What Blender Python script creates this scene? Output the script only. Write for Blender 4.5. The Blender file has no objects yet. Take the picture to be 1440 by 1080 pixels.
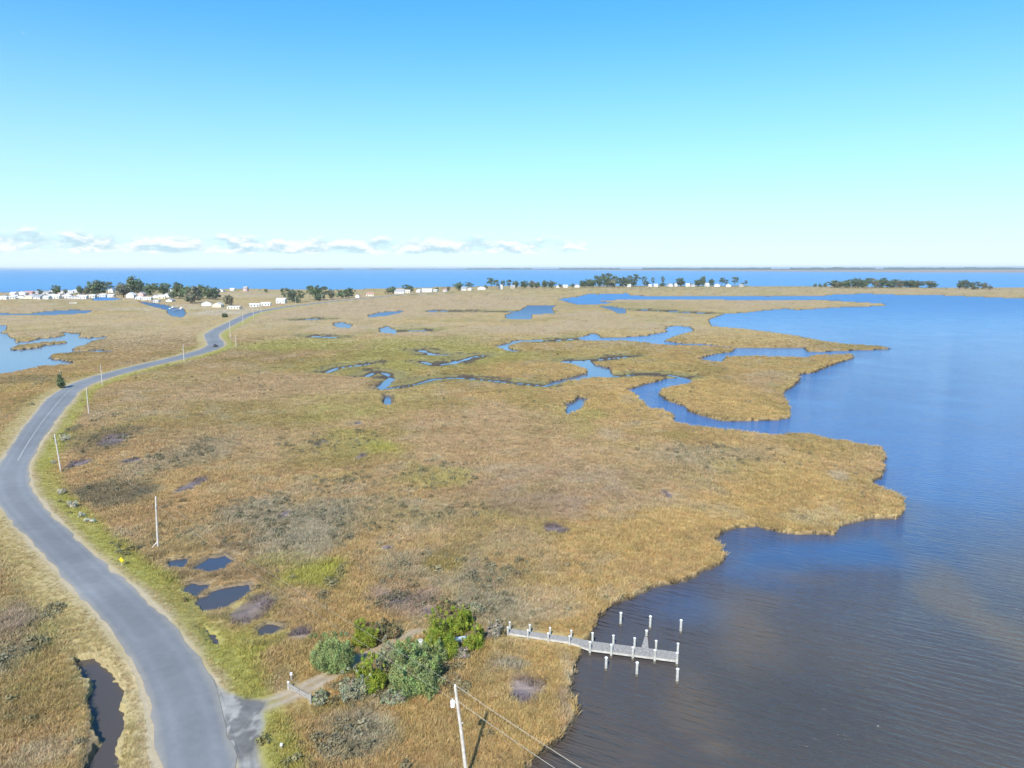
import bpy, bmesh, math, random
import numpy as np
from mathutils import Vector, Matrix

rnd = random.Random(7)
rng = np.random.default_rng(11)
scene = bpy.context.scene
COL = scene.collection
F = 998.0          # focal length in reference pixels (1440 wide)
H = 44.0           # camera height above the water (m)
PITCH, ROLL = math.radians(9.29), math.radians(-0.09)

# ------------------------------------------------------------------ camera
Fw = np.array([0, math.cos(PITCH), -math.sin(PITCH)])
Rx = np.array([1.0, 0, 0])
Up = np.cross(Rx, Fw)
RR = math.cos(ROLL) * Rx + math.sin(ROLL) * Up
UU = -math.sin(ROLL) * Rx + math.cos(ROLL) * Up
cam = bpy.data.cameras.new('camera')
cam.sensor_width = 36.0
cam.lens = F * 36.0 / 1440.0
cam.clip_start, cam.clip_end = 1.0, 200000.0
camo = bpy.data.objects.new('camera', cam)
COL.objects.link(camo)
m = Matrix.Identity(4)
for i in range(3):
    m[i][0], m[i][1], m[i][2] = RR[i], UU[i], -Fw[i]
m[2][3] = H
camo.matrix_world = m
scene.camera = camo


def unp(x, y, z=0.7):
    """surveyed picture point -> point of the horizontal plane at height z"""
    d = RR * (x - 720) / F - UU * (y - 540) / F + Fw
    return np.array([0, 0, H]) + (z - H) / d[2] * d


def proj(P):
    d = np.asarray(P, float) - np.array([0, 0, H])
    z = d @ Fw
    return 720 + F * (d @ RR) / z, 540 - F * (d @ UU) / z


def hgt(b, ytop):
    lo, hi = 0.0, 90.0
    for _ in range(40):
        mid = (lo + hi) / 2
        if proj(b + np.array([0, 0, mid]))[1] > ytop:
            lo = mid
        else:
            hi = mid
    return lo


# ------------------------------------------------------------------ noise
def _hash(ix, iy, seed):
    h = (ix.astype(np.int64) * 374761393 + iy.astype(np.int64) * 668265263 + seed * 1442695041) & 0xFFFFFFFF
    h = ((h ^ (h >> 13)) * 1274126177) & 0xFFFFFFFF
    h = (h ^ (h >> 16)) & 0xFFFFFF
    return h.astype(np.float64) / 0xFFFFFF


def vnoise(x, y, seed=0):
    ix, iy = np.floor(x), np.floor(y)
    fx, fy = x - ix, y - iy
    fx = fx * fx * fx * (fx * (fx * 6 - 15) + 10)
    fy = fy * fy * fy * (fy * (fy * 6 - 15) + 10)
    a, b = _hash(ix, iy, seed), _hash(ix + 1, iy, seed)
    c, d = _hash(ix, iy + 1, seed), _hash(ix + 1, iy + 1, seed)
    return (a * (1 - fx) + b * fx) * (1 - fy) + (c * (1 - fx) + d * fx) * fy


def fbm(x, y, seed=0, octv=3):
    s, a, t = 0, 1.0, 0
    for o in range(octv):
        s = s + a * vnoise(x * 2 ** o + 17.3 * o, y * 2 ** o - 9.1 * o, seed + o * 31)
        t += a
        a *= 0.5
    return s / t            # 0..1


def sstep(a, b, x):
    t = np.clip((x - a) / (b - a), 0, 1)
    return t * t * (3 - 2 * t)


# ------------------------------------------------------------------ tags
def tag(o, label=None, cat=None, group=None, kind=None):
    if label: o['label'] = label
    if cat: o['category'] = cat
    if group: o['group'] = group
    if kind: o['kind'] = kind
    return o


def empty(name, loc, rz=0.0, label=None, cat=None, group=None):
    o = bpy.data.objects.new(name, None)
    o.empty_display_size = 0.3
    o.location = loc
    o.rotation_euler = (0, 0, rz)
    COL.objects.link(o)
    return tag(o, label, cat, group)


def link(name, me, mat=None, parent=None):
    o = bpy.data.objects.new(name, me)
    COL.objects.link(o)
    if mat and not me.materials:
        me.materials.append(mat)
    if parent: o.parent = parent
    return o


# ------------------------------------------------------------------ materials
def nodes_of(name):
    mt = bpy.data.materials.new(name)
    mt.use_nodes = True
    nt = mt.node_tree
    b = nt.nodes['Principled BSDF']
    return mt, nt, b


def N(nt, typ, **kw):
    n = nt.nodes.new(typ)
    for k, v in kw.items():
        if k.startswith('i_'):
            n.inputs[int(k[2:]) if k[2:].isdigit() else k[2:]].default_value = v
        else:
            setattr(n, k, v)
    return n


def varied(name, rgb, rough=0.8, scale=3.0, amt=0.25, rgb2=None, spec=0.3, coord='Object', bump=0.0):
    mt, nt, b = nodes_of(name)
    tc = N(nt, 'ShaderNodeTexCoord')
    nz = N(nt, 'ShaderNodeTexNoise', i_Scale=scale, i_Detail=5.0)
    nt.links.new(tc.outputs[coord], nz.inputs['Vector'])
    cr = N(nt, 'ShaderNodeValToRGB')
    c2 = rgb2 or [c * (1 - amt) for c in rgb]
    c1 = rgb if rgb2 else [min(1, c * (1 + amt * 0.6)) for c in rgb]
    cr.color_ramp.elements[0].color = (*c2, 1)
    cr.color_ramp.elements[1].color = (*c1, 1)
    cr.color_ramp.elements[0].position = 0.3
    cr.color_ramp.elements[1].position = 0.7
    nt.links.new(nz.outputs['Fac'], cr.inputs['Fac'])
    nt.links.new(cr.outputs['Color'], b.inputs['Base Color'])
    b.inputs['Roughness'].default_value = rough
    b.inputs['Specular IOR Level'].default_value = spec
    if bump:
        bp = N(nt, 'ShaderNodeBump', i_Strength=bump, i_Distance=0.02)
        nt.links.new(nz.outputs['Fac'], bp.inputs['Height'])
        nt.links.new(bp.outputs['Normal'], b.inputs['Normal'])
    return mt


def attr_mat(name, attr, inst=False, rough=0.9, amt=0.35, scale=1.2, coord='Geometry', base=None, spec=0.1, fine=None, trans=0.0):
    """base colour = colour attribute x world-space noise"""
    mt, nt, b = nodes_of(name)
    at = N(nt, 'ShaderNodeAttribute', attribute_name=attr)
    if inst: at.attribute_type = 'INSTANCER'
    ge = N(nt, 'ShaderNodeNewGeometry')
    nz = N(nt, 'ShaderNodeTexNoise', i_Scale=scale, i_Detail=6.0, i_Roughness=0.65)
    nt.links.new(ge.outputs['Position'], nz.inputs['Vector'])
    mr = N(nt, 'ShaderNodeMapRange')
    mr.inputs['From Min'].default_value, mr.inputs['From Max'].default_value = 0.25, 0.75
    mr.inputs['To Min'].default_value, mr.inputs['To Max'].default_value = 1 - amt, 1 + amt
    nt.links.new(nz.outputs['Fac'], mr.inputs['Value'])
    vm = N(nt, 'ShaderNodeVectorMath', operation='SCALE')
    src = at.outputs['Color']
    if base:
        mx = N(nt, 'ShaderNodeMix', data_type='RGBA', blend_type='MULTIPLY')
        mx.inputs[0].default_value = 1.0
        mx.inputs[6].default_value = (*base, 1)
        nt.links.new(src, mx.inputs[7])
        src = mx.outputs[2]
    nt.links.new(src, vm.inputs[0])
    nt.links.new(mr.outputs[0], vm.inputs['Scale'])
    nt.links.new(vm.outputs[0], b.inputs['Base Color'])
    b.inputs['Roughness'].default_value = rough
    b.inputs['Specular IOR Level'].default_value = spec
    if trans:
        tr = N(nt, 'ShaderNodeBsdfTranslucent')
        nt.links.new(vm.outputs[0], tr.inputs['Color'])
        ms = N(nt, 'ShaderNodeMixShader')
        ms.inputs[0].default_value = trans
        nt.links.new(b.outputs[0], ms.inputs[1])
        nt.links.new(tr.outputs[0], ms.inputs[2])
        nt.links.new(ms.outputs[0], nt.nodes['Material Output'].inputs['Surface'])
    return mt


# ------------------------------------------------------------------ mesh helpers
def fast_mesh(name, co, faces, cols=None, smooth=False, attr='Col'):
    """co (n,3); faces (m,k) int array, all k-gons"""
    me = bpy.data.meshes.new(name)
    co = np.ascontiguousarray(co, np.float32)
    faces = np.ascontiguousarray(faces, np.int32)
    k = faces.shape[1]
    me.vertices.add(len(co))
    me.vertices.foreach_set('co', co.ravel())
    me.loops.add(faces.size)
    me.loops.foreach_set('vertex_index', faces.ravel())
    me.polygons.add(len(faces))
    me.polygons.foreach_set('loop_start', np.arange(0, faces.size, k, dtype=np.int32))
    if smooth:
        me.polygons.foreach_set('use_smooth', np.ones(len(faces), bool))
    if cols is not None:
        a = me.attributes.new(attr, 'FLOAT_COLOR', 'POINT')
        c4 = np.ones((len(co), 4), np.float32)
        c4[:, :3] = cols
        a.data.foreach_set('color', c4.ravel())
    me.update(calc_edges=True)
    return me


class MB:
    """collects simple solids into one mesh"""
    def __init__(s): s.bm = bmesh.new()

    def box(s, c, size, rz=0.0, rx=0.0, ry=0.0, bev=0.0):
        mt = Matrix.Translation(c) @ Matrix.Rotation(rz, 4, 'Z') @ Matrix.Rotation(ry, 4, 'Y') @ Matrix.Rotation(rx, 4, 'X') @ Matrix.Diagonal((*size, 1))
        r = bmesh.ops.create_cube(s.bm, size=1.0, matrix=mt)
        if bev:
            es = list({e for v in r['verts'] for e in v.link_edges})
            bmesh.ops.bevel(s.bm, geom=es, offset=bev, segments=1, affect='EDGES')
        return s

    def beam(s, a, b, w, h):
        a, b = Vector(a), Vector(b)
        d = b - a
        rz = math.atan2(d.y, d.x)
        ry = -math.atan2(d.z, math.hypot(d.x, d.y))
        return s.box((a + b) / 2, (d.length, w, h), rz=rz, ry=ry)

    def tube(s, pts, rad, n=8, cap=True):
        pts = [Vector(p) for p in pts]
        if not hasattr(rad, '__len__'): rad = [rad] * len(pts)
        rings = []
        for i, p in enumerate(pts):
            t = (pts[min(i + 1, len(pts) - 1)] - pts[max(i - 1, 0)]).normalized()
            u = t.orthogonal().normalized() if abs(t.z) > 0.9 else Vector((0, 0, 1)).cross(t).normalized()
            if abs(t.z) > 0.9: u = (Vector((1, 0, 0)) - t * t.x).normalized()
            v = t.cross(u)
            rings.append([s.bm.verts.new(p + (u * math.cos(2 * math.pi * k / n) + v * math.sin(2 * math.pi * k / n)) * rad[i]) for k in range(n)])
        for a, b in zip(rings[:-1], rings[1:]):
            for k in range(n):
                s.bm.faces.new((a[k], a[(k + 1) % n], b[(k + 1) % n], b[k]))
        if cap:
            s.bm.faces.new(rings[0][::-1])
            s.bm.faces.new(rings[-1])
        return s

    def prism(s, outline, z0, z1):
        lo = [s.bm.verts.new((x, y, z0)) for x, y in outline]
        hi = [s.bm.verts.new((x, y, z1)) for x, y in outline]
        n = len(lo)
        for k in range(n):
            s.bm.faces.new((lo[k], lo[(k + 1) % n], hi[(k + 1) % n], hi[k]))
        s.bm.faces.new(lo[::-1])
        s.bm.faces.new(hi)
        return s

    def poly(s, verts, faces):
        vs = [s.bm.verts.new(v) for v in verts]
        for f in faces: s.bm.faces.new([vs[i] for i in f])
        return s

    def build(s, name, mat, parent=None, smooth=False):
        me = bpy.data.meshes.new(name)
        bmesh.ops.recalc_face_normals(s.bm, faces=s.bm.faces)
        s.bm.to_mesh(me)
        s.bm.free()
        if smooth:
            me.polygons.foreach_set('use_smooth', np.ones(len(me.polygons), bool))
        return link(name, me, mat, parent)


# ------------------------------------------------------------------ surveyed outlines (picture points)
BAY = [(640,1400),(700,1180),(742,1080),(755,1060),(777,1045),(797,1030),(807,1010),(808,992),(802,982),(805,960),(802,940),(812,927),(819,915),(832,898),(834,880),(842,870),(865,852),(895,837),(917,827),(950,820),(980,808),(1015,795),(1022,785),(1017,772),(1012,760),(1019,749),(1032,745),(1065,740),(1080,745),(1112,751),(1150,752),(1175,752),(1177,741),(1197,737),(1225,730),(1235,729),(1264,731),(1272,722),(1274,708),(1265,697),(1242,690),(1227,684),(1227,677),(1240,670),(1245,662),(1240,647),(1244,640),(1239,632),(1215,629),(1187,622),(1162,619),(1137,613),(1117,612),(1080,614),(1045,610),(995,605),(965,600),(947,592),(937,580),(915,575),(902,564),(885,552),(882,549),(910,540),(940,532),(960,531),(977,536),(970,542),(950,545),(930,549),(926,555),(940,564),(965,572),(970,579),(990,585),(1015,592),(1045,592),(1080,591),(1095,591),(1111,587),(1111,579),(1104,562),(1104,552),(1117,542),(1127,527),(1145,524),(1165,516),(1185,509),(1202,504),(1200,500),(1175,500),(1147,500),(1135,504),(1080,503),(1020,502),(1015,510),(1002,510),(982,506),(995,500),(1030,495),(1034,492),(1032,491),(997,487),(955,486),(937,486),(925,485),(905,482),(880,480),(827,480),(815,477),(815,474),(827,472),(830,470),(835,469),(840,471),(845,475),(880,474),(912,472),(915,470),(938,467),(938,460),(952,458),(970,460),(975,465),(952,472),(940,476),(934,479.5),(960,483),(992,484),(1032,489),(1080,489),(1130,489),(1134,495),(1167,494),(1217,492),(1252,491),(1242,488),(1192,485),(1155,480),(1117,472),(1095,469),(1080,467),(1040,462),(1002,459),(997,450),(1020,441),(1045,440),(1080,436),(1105,434),(1120,436),(1180,432),(1217,431),(1247,430),(1242,427),(1205,425),(1147,421.5),(1080,422),(890,421),(862,422),(840,422.5),(862,426),(839,428),(810,428),(800,425),(785,421),(790,420),(812,417.5),(829,413),(839,414),(882,412.5),(886,416),(945,416.5),(1080,417),(1155,416.5),(1175,414),(1220,413),(1260,414.5),(1330,415.5),(1367,417),(1440,420),(1700,424),(2600,430),(3600,900),(3000,1400)]
PONDS = [
 [(720,449),(746,449),(747,442),(779,441),(775,434),(781,430),(776,429),(742,430),(734,436),(720,440),(712,443),(713,448)],
 [(844,431),(860,431),(879,434),(879,441),(870,440.5),(861,436)],
 [(693,486),(705,484),(718,482),(722,479),(735,477.5),(762,477),(763,479.5),(735,481),(722,484),(714,487),(717,490),(730,493),(728,496),(715,495)],
 [(787,510),(795,507),(830,507),(837,512),(855,516),(862,526),(862,530),(840,532),(812,536),(770,542),(765,541),(780,535),(805,530),(825,524),(825,520),(810,515)],
 [(795,567),(811,565),(812,557),(830,561),(820,566),(816,577),(800,586),(794,583)],
 [(532,542),(545,531),(556,532),(546,541),(540,548),(534,549)],
 [(540,556),(550,556),(551,570),(545,571),(539,567)],
 [(469,455),(480,453),(495,457),(491,461.5),(477,460.5)],
 [(534,462),(545,459),(558,465),(555,469.5),(535,467.5)],
 [(517,444),(535,439),(567,437),(560,440.5),(545,444),(522,446)],
 [(596,438),(612,436),(620,436.5),(608,439)],
 [(631,509),(642,506),(641,512),(634,512)],
 [(-400,456),(0,457.5),(9,457),(9,462),(2,466),(0,469),(11,469),(12,474),(22,477),(19,481),(41,480),(56,476),(80,474),(95,471),(87,469),(94,467),(100,469),(111,469),(109,474),(125,475),(151,473),(150,475.6),(127,480.6),(119,485),(104,490),(101,494),(125,493),(137,491),(156,492.5),(160,495),(125,495.6),(87,497.5),(72,500),(72,504),(92,507),(107,510),(100,514),(62,516),(37,521),(0,527),(-400,570)],
 [(-300,439),(0,439.5),(16,441),(46,440.6),(66,437.5),(100,435.6),(129,436),(125,440),(100,442),(44,443.7),(0,443),(-300,444)],
 [(196,424),(202,427),(220,432),(236,436),(237,440),(242,444),(255,446),(261,441),(258,434),(240,432),(234,429),(215,426)],
 [(128,419),(140,417.5),(164,419),(172,421),(150,422.5),(132,422)],
]
POOLS = [
 [(268,796),(280,788),(295,780),(317,777),(327,784),(314,795),(294,801)],
 [(236,786),(262,782),(259,794),(240,795)],
 [(256,827),(270,816),(291,819),(276,835)],
 [(270,843),(310,824),(348,817),(354,826),(318,850),(287,855)],
 [(362,880),(375,873),(399,875),(384,887),(366,889)],
 [(289,879),(294,884),(311,901),(306,905),(296,892)],
 [(106,925),(132,921),(150,940),(172,970),(175,997),(170,1035),(160,1080),(150,1300),(100,1300),(122,1080),(132,1035),(131,997),(124,960),(112,940)],
]
ISLES = [[(15,491),(22,486),(60,482.5),(95,479.5),(96,482),(65,485),(60,488),(19,492.5)]]
DITCH = [
 [(768,541.5),(720,537),(672,532),(640,530),(610,532),(585,539),(545,545)],
 [(862,528),(900,526),(940,526),(965,531)],
 [(815,475.5),(765,479)],
 [(800,507),(840,505),(880,501)],
 [(640,509),(665,501),(680,499)],
 [(595,508),(612,513),(631,510)],
 [(592,492),(610,498),(630,498)],
 [(460,522),(475,516),(510,512),(520,510)],
 [(515,528),(530,521),(545,525),(548,531)],
 [(560,465),(600,464)],
 [(620,437),(760,438)],
 [(440,472),(470,474)],
 [(900,435),(990,440)],
 [(425,449),(450,448)],
]
ROAD_L = [(245,1250),(224,1080),(220,1035),(211,985),(202,955),(186,927),(165,897),(140,867),(112,837),(87,810),(50,770),(20,737),(0,715),(-14,690),(-14,672),(0,654),(15,630),(37,597),(65,562),(87,547),(112,535),(145,526),(200,512),(250,500),(282,491.5),(291,486),(289,477),(286,471),(299,462),(320,452),(335,444.5),(356,438),(400,431),(480,422),(560,414.5),(640,411)]
ROAD_R = [(372,1250),(333,1080),(322,1035),(312,985),(300,955),(282,930),(262,902),(237,875),(205,842),(165,810),(120,770),(82,735),(57,710),(44,690),(40,672),(41,655),(50,635),(62,615),(82,587),(105,560),(112,549),(130,540),(162,529),(215,515),(262,505),(300,494),(317,487),(316,481),(308,475),(308,470),(320,463),(340,453),(353,446),(365,440),(402,432.5),(480,423.2),(560,415.5),(640,411.8)]
DRIVE = [((345,1000),16),((385,990),13),((425,973),11),((470,950),10),((510,928),9),((550,908),8),((588,890),6)]   # dirt drive: centre, half height in px
APRON = [(298,954),(316,974),(340,987),(374,991),(370,1004),(372,1020),(364,1045),(372,1080),(384,1120),(340,1120)]


def P2(pts, z): return np.array([unp(x, y, z)[:2] for x, y in pts])


bay, ponds, pools, isles = P2(BAY, 0.1), [P2(p, 0.25) for p in PONDS], [P2(p, 0.5) for p in POOLS], [P2(p, 0.2) for p in ISLES]
ditches = [P2(p, 0.5) for p in DITCH]
# sea to the north of the marsh
SEA = P2([(-1500,413),(-200,412),(0,411.5),(50,408.5),(100,408.5),(170,407),(300,405.8),(330,405.5),(400,407),(480,407.5),(545,405),(640,403),(720,401.5),(800,400.8),(900,400.2),(1000,400.8),(1080,402.5),(1150,402.5),(1250,403),(1330,404.5),(1440,404),(1800,405),(2800,407)], 0.1)


def resample(P, step):
    out = [P[0]]
    for a, b in zip(P[:-1], P[1:]):
        n = max(1, int(np.hypot(*(b - a)) / step))
        out += [a + (b - a) * (i + 1) / n for i in range(n)]
    return np.array(out)


# road centre line: smoothed, with the half width of the survey
rl, rr_ = resample(P2(ROAD_L, 1.0), 1.0), resample(P2(ROAD_R, 1.0), 1.0)
cen, hw = [], []
for p in rl[::3]:
    d = np.hypot(*(rr_ - p).T)
    q = rr_[d.argmin()]
    cen.append((p + q) / 2)
    hw.append(d.min() / 2)
cen, hw = np.array(cen), np.array(hw)
for _ in range(4):
    cen[1:-1] = (cen[:-2] + 2 * cen[1:-1] + cen[2:]) / 4
    hw[1:-1] = (hw[:-2] + 2 * hw[1:-1] + hw[2:]) / 4
hw = np.clip(hw, 2.7, 4.6)
tmp = resample(cen, 1.5)
road_hw = np.interp(np.linspace(0, 1, len(tmp)), np.linspace(0, 1, len(hw)), hw)
dd = np.array([np.hypot(*(cen - p).T).argmin() for p in tmp])
road_hw = hw[dd]
for _ in range(20): road_hw[1:-1] = (road_hw[:-2] + 2 * road_hw[1:-1] + road_hw[2:]) / 4
road_c = tmp
drive_c = np.array([unp(x, y, 0.8)[:2] for (x, y), w in DRIVE])
drive_w = np.array([np.hypot(*(unp(x, y - w, 0.8) - unp(x, y + w, 0.8))[:2]) / 2 for (x, y), w in DRIVE]) * 0.8
apron = P2(APRON, 0.9)


def seg_d2(px, py, a, b):
    dx, dy = b[0] - a[0], b[1] - a[1]
    L = dx * dx + dy * dy + 1e-9
    t = np.clip(((px - a[0]) * dx + (py - a[1]) * dy) / L, 0, 1)
    ex, ey = px - a[0] - t * dx, py - a[1] - t * dy
    return ex * ex + ey * ey, t


def poly_sd(px, py, poly):
    """signed distance, positive inside"""
    d2 = np.full(px.shape, 1e18)
    ins = np.zeros(px.shape, bool)
    n = len(poly)
    for i in range(n):
        a, b = poly[i], poly[(i + 1) % n]
        s, _ = seg_d2(px, py, a, b)
        np.minimum(d2, s, out=d2)
        if a[1] != b[1]:
            c = ((a[1] > py) != (b[1] > py)) & (px < (b[0] - a[0]) * (py - a[1]) / (b[1] - a[1]) + a[0])
            ins ^= c
    d = np.sqrt(d2)
    return np.where(ins, d, -d)


def line_d(px, py, pts):
    d2 = np.full(px.shape, 1e18)
    for a, b in zip(pts[:-1], pts[1:]):
        s, _ = seg_d2(px, py, a, b)
        np.minimum(d2, s, out=d2)
    return np.sqrt(d2)


def boxed(px, py, pts, m, fn, fill):
    lo, hi = pts.min(0) - m, pts.max(0) + m
    k = np.nonzero((px > lo[0]) & (px < hi[0]) & (py > lo[1]) & (py < hi[1]))[0]
    out = np.full(px.shape, fill)
    if len(k): out[k] = fn(px[k], py[k], pts)
    return out


def nearest_attr(px, py, pts, vals, m):
    """distance to a polyline and the value carried at the closest vertex (chunked)"""
    lo, hi = pts.min(0) - m, pts.max(0) + m
    k = np.nonzero((px > lo[0]) & (px < hi[0]) & (py > lo[1]) & (py < hi[1]))[0]
    d = np.full(px.shape, 1e6)
    v = np.full(px.shape, vals[0])
    dk = np.full(len(k), 1e12)
    vk = np.full(len(k), vals[0])
    X, Y = px[k], py[k]
    step = max(1, len(pts) // 130)
    q, qv = pts[::step], vals[::step]
    for i in range(len(q) - 1):
        s, t = seg_d2(X, Y, q[i], q[i + 1])
        better = s < dk
        dk[better] = s[better]
        vk[better] = (qv[i] + (qv[i + 1] - qv[i]) * t)[better]
    d[k] = np.sqrt(dk)
    v[k] = vk
    return d, v


# ------------------------------------------------------------------ the marsh as one height field
dy = np.concatenate([np.linspace(1250, 760, 40, endpoint=False), np.arange(760, 24.5, -1.15)])
rowD = H * F / dy                                    # forward distance of each row
core = np.arange(-0.86, 0.8601, 1.3 / F)
side = np.linspace(0.875, 2.2, 26)
colS = np.concatenate([-side[::-1], core, side])
SS, DD = np.meshgrid(colS, rowD)
GX, GY = (SS * DD).ravel(), DD.ravel()
NR, NC = SS.shape
rowres = GY * GY / (H * F) * 1.15                     # row spacing in metres


def water_sd(px, py, res):
    n1 = (fbm(px / 3.0, py / 3.0, 5, 3) - 0.5)
    n2 = (fbm(px / 11.0, py / 11.0, 9, 2) - 0.5)
    rag = n1 * 1.5 + n2 * 1.8 * sstep(60, 160, py)
    w = boxed(px, py, bay, 15, poly_sd, -50.0)
    for p in ponds: w = np.maximum(w, boxed(px, py, p, 15, poly_sd, -50.0))
    for p in isles: w = np.minimum(w, -boxed(px, py, p, 15, poly_sd, -50.0))
    w = w + rag
    # the sea, north of a line running across
    ys = np.interp(px, SEA[:, 0], SEA[:, 1])
    w = np.maximum(w, (py - ys) + n2 * 30)
    for p in pools: w = np.maximum(w, boxed(px, py, p, 8, poly_sd, -50.0) + n1 * 1.3 + (vnoise(px / .9, py / .9, 37) - .5) * .5)
    for p in ditches:
        D = p[:, 1].mean()
        hwid = np.clip(.32 * D * D / (F * H), 0.3, 2.6)
        w = np.maximum(w, hwid - boxed(px, py, p, 12, line_d, 50.0) + (vnoise(px / 7, py / 7, 3) - 0.55) * 2.4 * hwid)
    return w


W = water_sd(GX, GY, rowres)
POOLD = np.full(len(GX), -50.0)
for p_ in pools + ditches + ponds[5:7]: POOLD = np.maximum(POOLD, boxed(GX, GY, p_, 12, poly_sd if any(p_ is q_ for q_ in pools + ponds) else (lambda x, y, q: -line_d(x, y, q)), -50.0))
road_d, road_w = nearest_attr(GX, GY, road_c, road_hw, 25)
RE = road_d - road_w                                   # metres beyond the edge of the asphalt
drv_d, drv_w = nearest_attr(GX, GY, drive_c, drive_w, 15)
DE = drv_d - drv_w
AP = boxed(GX, GY, apron, 10, poly_sd, -50.0)

HB = 0.72                                             # height of the marsh above the water
# left of the foot of the road runs a ditch: pools sit a little lower
lump = (fbm(GX / 1.1, GY / 1.1, 21, 3) - 0.5) * 0.42 + (fbm(GX / 7, GY / 7, 22, 2) - 0.5) * 0.35
bank = np.clip(0.25 + rowres * 0.2, 0.3, 1.6)
land = sstep(0.0, 1.0, -W / bank)
Z = -0.7 + (HB + 0.7 + lump * land) * land
Z = np.where(W > 0, -0.7 * np.clip(W, 0, 1) ** 0.5, np.maximum(Z, 0.05 + 0 * Z))
near_pool = np.full(len(GX), -50.0)
for p_ in pools[:6]: near_pool = np.maximum(near_pool, boxed(GX, GY, p_, 10, poly_sd, -50.0))
flat_ = 1 - sstep(.5, 6.0, -near_pool)
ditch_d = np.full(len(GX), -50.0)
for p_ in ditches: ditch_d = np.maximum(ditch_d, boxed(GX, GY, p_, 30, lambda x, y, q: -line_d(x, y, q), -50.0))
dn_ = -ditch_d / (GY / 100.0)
Z = np.where(Z > .08, .08 + (Z - .08) * (.05 + .40 * sstep(.75, 1.1, dn_) + .55 * sstep(1.5, 4.5, dn_)), Z)
Z = np.where(Z > .15, .15 + (Z - .15) * (1 - .85 * flat_), Z)
rise = (1 - sstep(0.0, 5.5, RE)) * (1 - sstep(-1.6, -.1, W) * (RE > .5))
Z = np.where(RE < 6, Z * (1 - rise) + rise * np.maximum(Z, 1.12), Z)
Z = np.where(RE < 0.4, 1.1, Z)
rise2 = np.maximum(1 - sstep(0, 2.0, DE), sstep(-2.0, 0, AP))
Z = Z * (1 - rise2) + rise2 * (1.06 + (lump * 0.2))
Z = np.where((RE < 0.4), 1.1, Z)

# ---- vegetation colours (albedo)
gold = np.array([.392, .280, .120]); olive = np.array([.288, .222, .088]); pink = np.array([.378, .274, .156])
grey = np.array([.300, .258, .176]); lime = np.array([.328, .284, .098]); orange = np.array([.382, .262, .128])
bright = np.array([.320, .310, .060]); mud = np.array([.120, .088, .075]); tan = np.array([.410, .335, .225])
dark = np.array([.165, .138, .088]); straw = np.array([.390, .312, .178]); mauve = np.array([.265, .205, .180])


pan = np.array([.185, .148, .148])
PANS = [(348,856,38,20),(735,970,30,18),(420,895,24,7),(267,683,12,11),(167,619,18,8),(115,652,12,8),(404,722,10,9),(542,771,12,5),(778,745,20,5),(945,695,9,4),(506,595,8,4),(503,643,7,4),(448,625,5,3),(240,897,16,6),(385,884,20,5),(560,840,22,9),(600,853,14,6),(190,648,10,4)]


def mixc(c, t, col): return c + (col - c) * t[..., None]


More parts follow.
